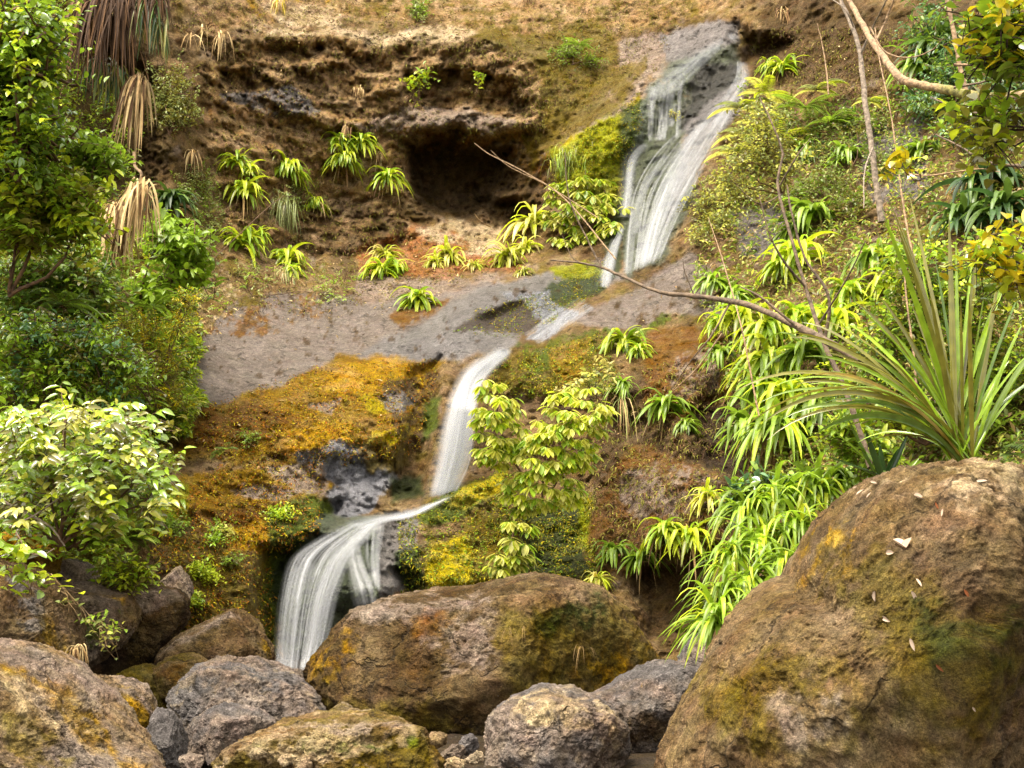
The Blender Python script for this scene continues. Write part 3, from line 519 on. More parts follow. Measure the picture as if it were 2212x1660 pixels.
BOULDERS = [
    dict(name='boulder', label='very large brown boulder with olive moss in front of the lower fall', d=11.2, th=.95, blk=.52, base='umber', tone2='earth2', res=(280, 130), cuts=5, seed=1, amp=.05,
         poly=[(655, 1470), (665, 1435), (695, 1400), (722, 1365), (760, 1318), (825, 1299), (900, 1291), (1023, 1289), (1071, 1270), (1139, 1256), (1262, 1260), (1344, 1284), (1399, 1325), (1440, 1386), (1464, 1434), (1462, 1490), (1400, 1560), (1250, 1630), (1050, 1680), (900, 1680), (760, 1620), (690, 1540)],
         patches=[('grey', .1, .6, 6, 10, [(740, 1330), (830, 1296), (1020, 1286), (1060, 1300), (960, 1330), (800, 1340)]), ('grey', .2, .5, 10, 16, [(920, 1340), (1060, 1330), (1080, 1440), (900, 1480)]),
                  ('olive', .9, .85, 14, 16, [(1080, 1300), (1330, 1300), (1420, 1380), (1450, 1460), (1380, 1520), (1100, 1560), (1080, 1430)]), ('orange', .8, .45, 12, 14, [(1240, 1420), (1400, 1380), (1420, 1470), (1260, 1500)]),
                  ('orange', .6, .45, 10, 14, [(680, 1400), (760, 1360), (760, 1440), (680, 1460)]), ('olive', .8, .6, 14, 18, [(680, 1500), (900, 1520), (1050, 1600), (800, 1640)]), ('earth', .4, .6, 8, 10, [(1060, 1280), (1260, 1262), (1340, 1290), (1320, 1310), (1080, 1310)]),
                  ('rust', .5, .5, 10, 14, [(890, 1320), (980, 1320), (960, 1370), (900, 1370)]), ('dgreen', .8, .45, 10, 14, [(1200, 1310), (1300, 1310), (1280, 1370), (1180, 1350)])]),
    dict(name='boulder', label='massive tan and brown boulder at the creek edge strewn with dead leaves', d=7.3, th=1.0, blk=.5, base='earth', tone2='earth2', res=(340, 150), cuts=6, seed=2, amp=.035, fr=1.7,
         poly=[(1738, 1292), (1765, 1225), (1795, 1155), (1850, 1082), (1900, 1037), (1960, 1013), (2060, 1003), (2150, 1000), (2240, 1008), (2450, 1050), (2620, 1250), (2680, 1600), (2560, 1880), (2050, 1990), (1560, 1900), (1405, 1700), (1435, 1600), (1495, 1500), (1540, 1430), (1600, 1362), (1660, 1315), (1700, 1292)],
         patches=[('pale', .1, .4, 10, 16, [(1850, 1060), (2060, 1000), (2212, 1000), (2230, 1060), (1980, 1080)]), ('umber', .7, .7, 24, 30, [(1800, 1170), (2212, 1150), (2260, 1600), (2000, 1500), (1900, 1330)]),
                  ('olive', .9, .55, 20, 26, [(1760, 1200), (1950, 1180), (2150, 1330), (2200, 1560), (2000, 1600), (1900, 1420)]), ('orange', 1, .4, 10, 14, [(1770, 1150), (1830, 1145), (1840, 1200), (1790, 1230), (1750, 1290)]),
                  ('amber', 1, .6, 8, 10, [(1790, 1150), (1825, 1140), (1830, 1170), (1790, 1190)]), ('olive', .8, .5, 16, 22, [(1500, 1480), (1800, 1400), (1900, 1600), (1600, 1660)]), ('grey', .1, .5, 12, 18, [(1660, 1500), (1800, 1480), (1820, 1580), (1700, 1620)]),
                  ('dgreen', .9, .4, 14, 20, [(1990, 1280), (2212, 1300), (2212, 1480), (2000, 1440)]), ('olive', .8, .3, 12, 16, [(1960, 1380), (2010, 1380), (2060, 1540), (1960, 1560)])]),
    dict(name='boulder', label='rounded light grey boulder, foremost at the foot of the big brown one', d=9.0, th=.55, base='grey', tone2='slate', res=(190, 90), cuts=5, seed=3, fleck=.3,
         poly=[(1044, 1575), (1055, 1553), (1071, 1537), (1122, 1516), (1173, 1497), (1262, 1508), (1324, 1530), (1354, 1564), (1357, 1630), (1340, 1690), (1200, 1715), (1060, 1690), (1044, 1630)],
         patches=[('pale', 0, .45, 6, 10, [(1080, 1530), (1180, 1497), (1320, 1530), (1340, 1570), (1150, 1560)])]),
    dict(name='boulder', label='grey boulder wedged between the light grey one and the leaf-strewn one', d=9.9, th=.55, base='slate', tone2='grey', res=(170, 80), cuts=6, seed=4,
         poly=[(1276, 1509), (1320, 1492), (1378, 1468), (1426, 1446), (1485, 1440), (1530, 1448), (1545, 1480), (1530, 1560), (1470, 1600), (1400, 1612), (1330, 1600), (1285, 1560)],
         patches=[('amber', .6, .35, 5, 8, [(1370, 1470), (1400, 1465), (1400, 1490)]), ('umber', .2, .6, 8, 12, [(1300, 1560), (1500, 1540), (1480, 1600), (1330, 1610)])]),
    dict(name='boulder', label='broad purple-grey pitted boulder below the wedge-shaped rock', d=9.7, th=.6, base='slate', tone2='grey', res=(190, 90), cuts=4, seed=5, fr=1.3, fleck=.35,
         poly=[(371, 1500), (386, 1468), (410, 1448), (461, 1434), (530, 1438), (615, 1465), (667, 1496), (704, 1544), (711, 1567), (690, 1600), (560, 1620), (430, 1600), (390, 1565), (373, 1535)],
         patches=[('grey', 0, .5, 6, 10, [(420, 1445), (540, 1440), (660, 1500), (600, 1520), (440, 1480)]), ('earth', .2, .4, 6, 10, [(375, 1540), (420, 1560), (410, 1590)])]),
    dict(name='boulder', label='low smooth grey rock tucked under the pitted boulder', d=9.0, th=.4, base='grey', tone2='slate', res=(150, 70), cuts=4, seed=6, amp=.05,
         poly=[(381, 1582), (410, 1557), (479, 1533), (547, 1547), (598, 1571), (625, 1600), (600, 1640), (530, 1640), (479, 1622), (410, 1618), (385, 1605)]),
    dict(name='boulder', label='flat crumbly rock speckled with white stones beside the pebbles', d=8.2, th=.5, base='earth', tone2='olive', res=(200, 80), cuts=4, seed=7, amp=.10, fr=2, fleck=.7,
         poly=[(456, 1655), (480, 1625), (513, 1605), (581, 1578), (683, 1568), (729, 1565), (797, 1561), (873, 1564), (920, 1588), (948, 1626), (958, 1660), (900, 1730), (600, 1740), (470, 1710)],
         patches=[('pale', 0, .5, 4, 10, [(500, 1620), (600, 1575), (880, 1562), (930, 1600), (800, 1640), (560, 1650)]), ('green', .9, .4, 8, 10, [(560, 1610), (640, 1620), (860, 1600), (920, 1600), (900, 1640)]), ('grey', 0, .45, 4, 10, [(640, 1570), (880, 1570), (800, 1600)])]),
    dict(name='boulder', label='brown wedge-shaped rock with a sharp peak beside the lower fall', d=11.3, th=.7, base='earth2', tone2='umber', res=(160, 76), blk=.85, cuts=4, seed=8, amp=.05,
         poly=[(340, 1412), (386, 1376), (437, 1352), (499, 1322), (519, 1332), (560, 1373), (588, 1417), (590, 1460), (512, 1475), (410, 1455), (337, 1435)],
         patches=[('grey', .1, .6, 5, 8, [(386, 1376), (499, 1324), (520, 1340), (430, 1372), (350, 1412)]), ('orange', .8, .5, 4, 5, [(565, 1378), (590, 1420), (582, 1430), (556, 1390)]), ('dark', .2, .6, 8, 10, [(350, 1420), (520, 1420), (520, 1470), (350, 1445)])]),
    dict(name='boulder', label='flat-topped block with a black shaded underside behind the wedge-shaped rock', d=11.9, th=.7, base='umber', tone2='dark', res=(150, 76), blk=.7, cuts=4, seed=9,
         poly=[(200, 1278), (225, 1272), (308, 1275), (376, 1279), (402, 1297), (398, 1345), (345, 1417), (290, 1460), (200, 1470), (185, 1400)],
         patches=[('grey', 0, .8, 5, 6, [(220, 1272), (376, 1278), (390, 1292), (330, 1312), (270, 1300)]), ('orange', .8, .5, 5, 6, [(240, 1285), (280, 1295), (280, 1320), (262, 1310)])]),
    dict(name='boulder', label='rounded grey-brown boulder overhung by thin leafy twigs', d=11.0, th=.6, base='grey', tone2='earth2', res=(150, 76), cuts=5, seed=10,
         poly=[(105, 1300), (120, 1277), (154, 1266), (212, 1277), (267, 1294), (291, 1332), (284, 1366), (239, 1412), (191, 1440), (150, 1410), (125, 1350)],
         patches=[('green', .8, .35, 8, 12, [(170, 1330), (260, 1320), (250, 1390), (190, 1400)]), ('amber', .8, .35, 5, 8, [(230, 1280), (275, 1300), (270, 1310), (220, 1295)])]),
    dict(name='boulder', label='dark brown rounded boulder with an orange mossy flank behind the sloping slab', d=9.7, th=.8, base='earth2', tone2='umber', res=(190, 90), cuts=4, seed=11,
         poly=[(0, 1222), (41, 1243), (103, 1297), (144, 1366), (164, 1434), (161, 1468), (140, 1495), (40, 1520), (-120, 1520), (-170, 1400), (-130, 1260), (-60, 1212)],
         patches=[('orange', .8, .5, 8, 12, [(90, 1300), (150, 1380), (165, 1440), (120, 1450), (60, 1400)]), ('slate', .2, .5, 8, 12, [(20, 1250), (100, 1300), (100, 1360), (20, 1330)])]),
    dict(name='boulder', label='long pale slab sloping down with an orange moss band along its edge', d=7.6, th=.9, base='grey', tone2='earth', res=(240, 110), cuts=3, seed=12, amp=.05, fr=1.6, fleck=.3,
         poly=[(0, 1413), (58, 1436), (137, 1494), (191, 1546), (253, 1612), (330, 1658), (362, 1710), (340, 1820), (0, 1870), (-300, 1820), (-380, 1600), (-220, 1430), (-80, 1396)],
         patches=[('orange', 1, .88, 7, 12, [(60, 1452), (137, 1496), (191, 1547), (253, 1618), (190, 1600), (120, 1540), (90, 1490)]), ('orange', .9, .4, 7, 12, [(0, 1415), (60, 1440), (90, 1490), (20, 1470)]),
                  ('amber', 1, .7, 6, 8, [(240, 1620), (330, 1655), (330, 1680), (260, 1650)]), ('pale', 0, .4, 8, 14, [(0, 1480), (80, 1500), (200, 1600), (60, 1570)]), ('olive', .7, .45, 10, 14, [(0, 1560), (120, 1590), (200, 1640), (0, 1680)])]),
    dict(name='boulder', label='small blocky rock capped with thick orange moss', d=8.7, th=.4, base='grey', tone2='earth', res=(150, 76), blk=.6, cuts=4, seed=13,
         poly=[(138, 1488), (205, 1471), (273, 1484), (308, 1511), (327, 1545), (327, 1585), (296, 1618), (240, 1640), (190, 1600), (150, 1540)],
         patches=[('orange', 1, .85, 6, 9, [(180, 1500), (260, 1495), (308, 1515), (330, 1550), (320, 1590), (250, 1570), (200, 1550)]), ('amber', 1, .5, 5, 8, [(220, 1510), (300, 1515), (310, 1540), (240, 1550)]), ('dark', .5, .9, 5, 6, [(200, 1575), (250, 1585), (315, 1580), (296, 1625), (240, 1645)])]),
    dict(name='boulder', label='narrow upright blue-grey rock beside the orange-capped block', d=8.4, th=.3, base='slate', tone2='slate', res=(120, 60), cuts=4, seed=14,
         poly=[(330, 1525), (362, 1538), (383, 1588), (388, 1660), (380, 1720), (290, 1720), (276, 1650), (300, 1610), (327, 1565)]),
    dict(name='rock', cat='rock', label='small round rock with a brown mossy cap behind the pitted boulder', d=10.5, th=.35, base='earth', tone2='olive', res=(110, 56), cuts=3, seed=15,
         poly=[(328, 1445), (350, 1430), (376, 1423), (427, 1426), (446, 1440), (430, 1470), (385, 1500), (345, 1500)], patches=[('rust', .7, .6, 5, 6, [(340, 1440), (400, 1435), (390, 1470), (340, 1470)])]),
    dict(name='rock', cat='rock', label='smooth olive rock sunk in the dark gap among the boulders', d=10.4, th=.35, base='olive', tone2='olive', res=(110, 56), cuts=2, seed=16,
         poly=[(240, 1475), (260, 1455), (308, 1443), (335, 1455), (352, 1500), (372, 1545), (310, 1550), (250, 1510)]),
    dict(name='rock', cat='rock', label='small yellow-stained rock at the foot of the big brown boulder', d=9.4, th=.2, base='grey', tone2='olive', res=(90, 50), cuts=4, seed=17,
         poly=[(702, 1572), (715, 1540), (736, 1524), (755, 1530), (774, 1566), (745, 1585)], patches=[('amber', .6, .5, 4, 5, [(745, 1540), (775, 1566), (760, 1575)])]),
    dict(name='boulder', label='hump of rock under bright orange moss below the glossy shrub', d=11.2, th=.5, base='orange', tone2='rust', res=(120, 60), cuts=2, seed=18,
         poly=[(0, 1155), (27, 1148), (75, 1163), (122, 1202), (118, 1240), (60, 1260), (-70, 1260), (-80, 1180)], patches=[('amber', 1, .6, 8, 9, [(0, 1155), (70, 1165), (100, 1200), (20, 1190)])]),
    dict(name='rock', cat='rock', label='grey angular rock between the orange hump and the fern', d=11.6, th=.4, base='grey', tone2='slate', res=(110, 56), cuts=5, seed=19,
         poly=[(112, 1240), (126, 1210), (164, 1218), (205, 1254), (216, 1280), (150, 1300), (112, 1285)]),
    dict(name='rock', cat='rock', label='pale pointed rock standing behind the flat-topped block', d=12.4, th=.3, base='grey', tone2='pale', res=(90, 50), cuts=5, seed=20,
         poly=[(338, 1282), (350, 1255), (384, 1228), (400, 1250), (410, 1290), (395, 1310), (345, 1300)]),
    dict(name='rock', cat='rock', label='grey rock in shade under the lush strap-leaved bank', d=10.6, th=.3, base='slate', tone2='grey', res=(100, 50), cuts=5, seed=21,
         poly=[(1468, 1440), (1490, 1392), (1510, 1372), (1540, 1385), (1560, 1430), (1530, 1470), (1480, 1465)]),
    dict(name='rock', cat='rock', label='small wet grey rock where the lower fall lands', d=11.6, th=.2, base='slate', tone2='grey', res=(90, 46), cuts=4, seed=22,
         poly=[(605, 1462), (622, 1450), (650, 1452), (662, 1468), (650, 1490), (612, 1488)]),
]
for b in BOULDERS: boulder(**b)
pebs = [(412, 1648, 26, 14, 8.0, 'grey', 'pale blue-grey stone lying in the gap below the low smooth rock'), (975, 1632, 30, 20, 8.8, 'grey', 'grey stone resting against the flat speckled rock'),
        (1010, 1610, 22, 16, 9.1, 'slate', 'dark grey stone between the pebbles and the light grey boulder'), (1030, 1640, 18, 10, 8.6, 'pale', 'small pale stone beside the light grey boulder'), (945, 1600, 16, 12, 9.2, 'earth', 'brown pebble behind the flat speckled rock'),
        (985, 1652, 20, 10, 8.3, 'pale', 'white chip lying in front of the pebbles'), (845, 1563, 16, 10, 9.4, 'earth', 'reddish stone at the top of the flat speckled rock'), (620, 1640, 22, 12, 7.85, 'pale', 'white chip on the flat speckled rock, largest of those chips'),
        (655, 1652, 14, 10, 7.8, 'pale', 'white chip on the flat speckled rock beside the largest chip'), (560, 1628, 16, 8, 7.9, 'pale', 'flat white chip near the end of the flat speckled rock')]
for k, (x, y, rx, ry, d, c, lb) in enumerate(pebs):
    boulder('stone', lb, ell(x, y, rx, ry, random.uniform(-15, 15), 9), d, rx * d / F * .8, c, res=(56, 30), cuts=6, seed=40 + k, cat='stone', tone2=None)

# ------------------------------------------------------------------ water
def fall(name, label, left, right, n, wpx, dens, lift=.10, fade=(.05, .05), drift=.25, S=40, u=None, free=None, seed=0, ch=(.3, .6, 1.2, 2.6)):
    """a fall made of many narrow overlapping ribbons that run over the rock from lip to foot"""
    r = np.random.default_rng(seed); V, Q, DN, UVs = [], [], [], []; n0 = 0
    left, right = np.asarray(left, float), np.asarray(right, float)
    Lp = smooth_path(left, S); Rp = smooth_path(right, S); t = np.linspace(0, 1, S); Wn = 7
    for k in range(n):
        s0 = r.uniform(0, 1) if u is None else np.clip(r.choice(u) + r.normal() * .05, 0, 1)
        a, b = (0, 1) if r.random() < .45 else sorted((max(0, r.uniform(-.2, .6)), min(1, r.uniform(.5, 1.25))))
        if b - a < .15: continue
        tt = a + (b - a) * t; s = np.clip(s0 + drift * r.normal() * .3 * tt + .02 * np.sin(6 * tt + r.uniform(0, 6)), .02, .98)
        lx, ly = np.interp(tt, t, Lp[:, 0]), np.interp(tt, t, Lp[:, 1]); rx_, ry_ = np.interp(tt, t, Rp[:, 0]), np.interp(tt, t, Rp[:, 1])
        px, py = lx + (rx_ - lx) * s, ly + (ry_ - ly) * s
        wd = wpx * r.choice(ch) * r.uniform(.7, 1.3) * (.7 + .5 * tt)
        pp = np.stack([px, py], 1); tg = nrm(np.gradient(pp, axis=0)); nr = np.c_[-tg[:, 1], tg[:, 0]]
        lf = lift * r.uniform(.6, 1.4); al = dens * r.uniform(.25, 1.0) * (1 - .75 * abs(2 * s0 - 1) ** 3)
        if free is None: dd = D(px, py); dd = np.convolve(np.pad(dd, 3, mode='edge'), np.ones(7) / 7, 'valid')
        else: dd = np.interp(tt, free[0], free[1]) + .05 * r.normal()
        for j in range(Wn):
            c = (j / (Wn - 1) - .5)
            V.append(P(px + nr[:, 0] * wd * c, py + nr[:, 1] * wd * c, dd - lf + .06 * c * c))
            e = (1 - (2 * c) ** 2) ** 1.3
            DN.append(al * e * sstep(0, fade[0] + 1e-3, (tt - a) / (b - a + 1e-6)) * sstep(0, fade[1] + 1e-3, (b - tt) / (b - a + 1e-6)))
            UVs.append(np.c_[np.full(S, k * 3.1 + c * wd / 14), tt * 3 + k * .37])
        ii = n0 + np.arange(Wn * S).reshape(Wn, S); n0 += Wn * S
        Q.append(np.stack([ii[:-1, :-1], ii[1:, :-1], ii[1:, 1:], ii[:-1, 1:]], -1).reshape(-1, 4))
    o = put(name, mesh(name, np.concatenate(V), np.concatenate(Q), WATER, None, dict(dens=np.concatenate(DN)), np.concatenate(UVs)))
    return tag(o, label, 'waterfall', kind='structure')
fall('waterfall', 'thin ribbon of water sliding off the rim into the upper fall', [(1585, 70), (1530, 100), (1470, 140), (1420, 178), (1392, 215)], [(1598, 78), (1545, 118), (1500, 160), (1470, 190), (1450, 215)], 26, 10, .3, seed=1, S=24)
fall('waterfall', 'veil of white strands dropping down the left of the upper fall', [(1392, 190), (1386, 230), (1384, 280), (1385, 310)], [(1478, 170), (1474, 220), (1470, 260), (1466, 300)], 26, 8, .5, seed=2, drift=.4, S=24)
fall('waterfall', 'narrow stream running down the outer side of the upper fall', [(1592, 130), (1585, 170), (1555, 215), (1515, 265)], [(1612, 135), (1618, 175), (1590, 225), (1560, 275)], 30, 9, .32, seed=3, S=24)
fall('waterfall', 'wide grey-white cascade fanning over the steep face of the upper fall', [(1470, 280), (1415, 335), (1372, 410), (1358, 500), (1352, 600)], [(1605, 225), (1560, 310), (1512, 390), (1465, 470), (1425, 562)], 70, 10, .5, seed=4, drift=.6, ch=(.2, .3, .5, 1.0, 2.2), S=40)
fall('waterfall', 'thin stream along the mossy edge of the upper fall', [(1382, 310), (1352, 345), (1346, 420), (1344, 470)], [(1402, 310), (1372, 350), (1362, 420), (1356, 470)], 16, 9, .34, seed=5, S=24)
fall('waterfall', 'misty side trickle at the foot of the upper fall', [(1338, 490), (1312, 540), (1300, 580), (1298, 620)], [(1350, 490), (1335, 540), (1325, 580), (1312, 625)], 22, 12, .35, seed=6, S=20)
fall('waterfall', 'dense white middle fall curving down beside the leafy shrub', [(1080, 760), (1010, 800), (985, 840), (962, 900), (945, 980), (928, 1090)], [(1112, 752), (1060, 810), (1036, 860), (1032, 920), (1022, 1000), (985, 1065)], 100, 17, .5, lift=.2, seed=7,
     free=([0, .12, .25, .5, 1], [float(D(1095, 758)) - .05, float(D(1040, 810)) - .2, float(D(1010, 860)) - .25, 16.0, 15.6]), u=[.3, .4, .45, .35, .55, .25, .65, .8])
fall('waterfall', 'white runnel along the ledge joining the middle and lower falls', [(925, 1095), (870, 1112), (800, 1122), (740, 1135)], [(985, 1068), (905, 1112), (840, 1128), (800, 1150)], 40, 9, .6, lift=.08, seed=8, S=24)
fall('waterfall', 'silky lower fall spreading into strands behind the big brown boulder', [(760, 1130), (690, 1165), (630, 1210), (608, 1290), (598, 1400), (598, 1470)], [(830, 1125), (800, 1160), (760, 1210), (725, 1290), (700, 1390), (680, 1460)], 78, 12, .58, lift=.15, ch=(.2, .35, .6, 1.1, 2.2), seed=9,
     free=([0, .2, .35, 1], [float(D(795, 1130)) - .1, float(D(740, 1180)) - .2, float(D(690, 1220)) - .25, min(float(D(650, 1350)) - .2, 13.2)]))
fall('waterfall', 'bright short spout splitting off the lower fall', [(752, 1180), (752, 1220), (762, 1270), (772, 1310)], [(775, 1175), (785, 1220), (805, 1265), (815, 1305)], 30, 8, .4, lift=.3, seed=10, S=24)
fall('waterfall', 'thin sheet of water sliding over the rock beside the bright spout', [(790, 1140), (790, 1200), (800, 1260)], [(832, 1130), (822, 1200), (820, 1280)], 20, 9, .35, lift=.1, seed=11, S=24)

fall('waterfall', 'sparkling run-off sliding past the dark slab under the upper fall', [(1255, 640), (1195, 680), (1135, 728)], [(1290, 668), (1230, 705), (1160, 745)], 26, 5, .55, lift=.05, seed=12, S=24, drift=.9)
# ------------------------------------------------------------------ plants
def rosette_mesh(n, names, dn, length=1.0, wid=.14, k=1.0):
    mb = MB(); az = rng.uniform(math.pi * .93, math.pi * 2.07, n); el = np.radians(rng.uniform(5, 75, n))
    d = np.stack([np.cos(az) * np.cos(el), np.sin(az) * np.cos(el) * .8, np.sin(el)], 1)
    L = rng.uniform(.55, 1.15, n) * length
    leaves(mb, rng.normal(size=(n, 3)) * .05, d, L, wid * rng.uniform(.7, 1.2, n), rng.uniform(.6, 1.7, n), pal(n, names, k, .22), 7, 'strap', .3, .15)
    me = mb.me('leaves', LEAF); md = None
    if dn:
        mb = MB(); az = rng.uniform(math.pi, math.pi * 2, dn)
        d = np.stack([np.cos(az) * .5, np.sin(az) * .4, rng.uniform(-.6, .3, dn)], 1)
        leaves(mb, rng.normal(size=(dn, 3)) * .04, d, rng.uniform(.5, 1.3, dn), .05 * rng.uniform(.5, 1.4, dn), rng.uniform(2, 4, dn), pal(dn, ['tan', 'straw', 'brown'], .8), 5, 'strap', .3, .6)
        md = mb.me('dead_leaves', DRY)
    return me, md
RK = dict(lime=('lime', 'bright', 'lime'), green=('mid', 'bright', 'mid'), pale=('pale', 'cream', 'lime'), dark=('deep', 'dark', 'deep'))
ROS = {kd: [rosette_mesh(rng.integers(40, 64), RK[kd], 10) for _ in range(4)] for kd in RK}
BIG = [rosette_mesh(76, ('mid', 'bright', 'bright', 'lime'), 12, 1.1, .088) for _ in range(4)]
def rosette(kd, x, y, r, label, group, dry=False, d=None, name='strap_leaved_plant', cat='plant', ry=1.0):
    dd = (float(D(x, y)) - .08) if d is None else d
    o = root(name, label, cat, P(x, y, dd), group); s = 1.42 * r * dd / F
    o.scale = (s, s, s * ry); o.rotation_euler = (0, random.uniform(-.12, .12), random.uniform(-.35, .35))
    me, md = random.choice(BIG if kd == 'big' else ROS[kd]); put('leaves', me, o)
    if dry and md: put('dead_leaves', md, o)
    return o
G1 = 'strap-leaved tufts on the left cliff face'; G2 = 'pale drooping tufts under the cave'; G3 = 'strap-leaved tufts on the shaded right face'; G4 = 'strap-leaved plants on the right slope'; G5 = 'lush strap-leaved bank behind the right boulder'
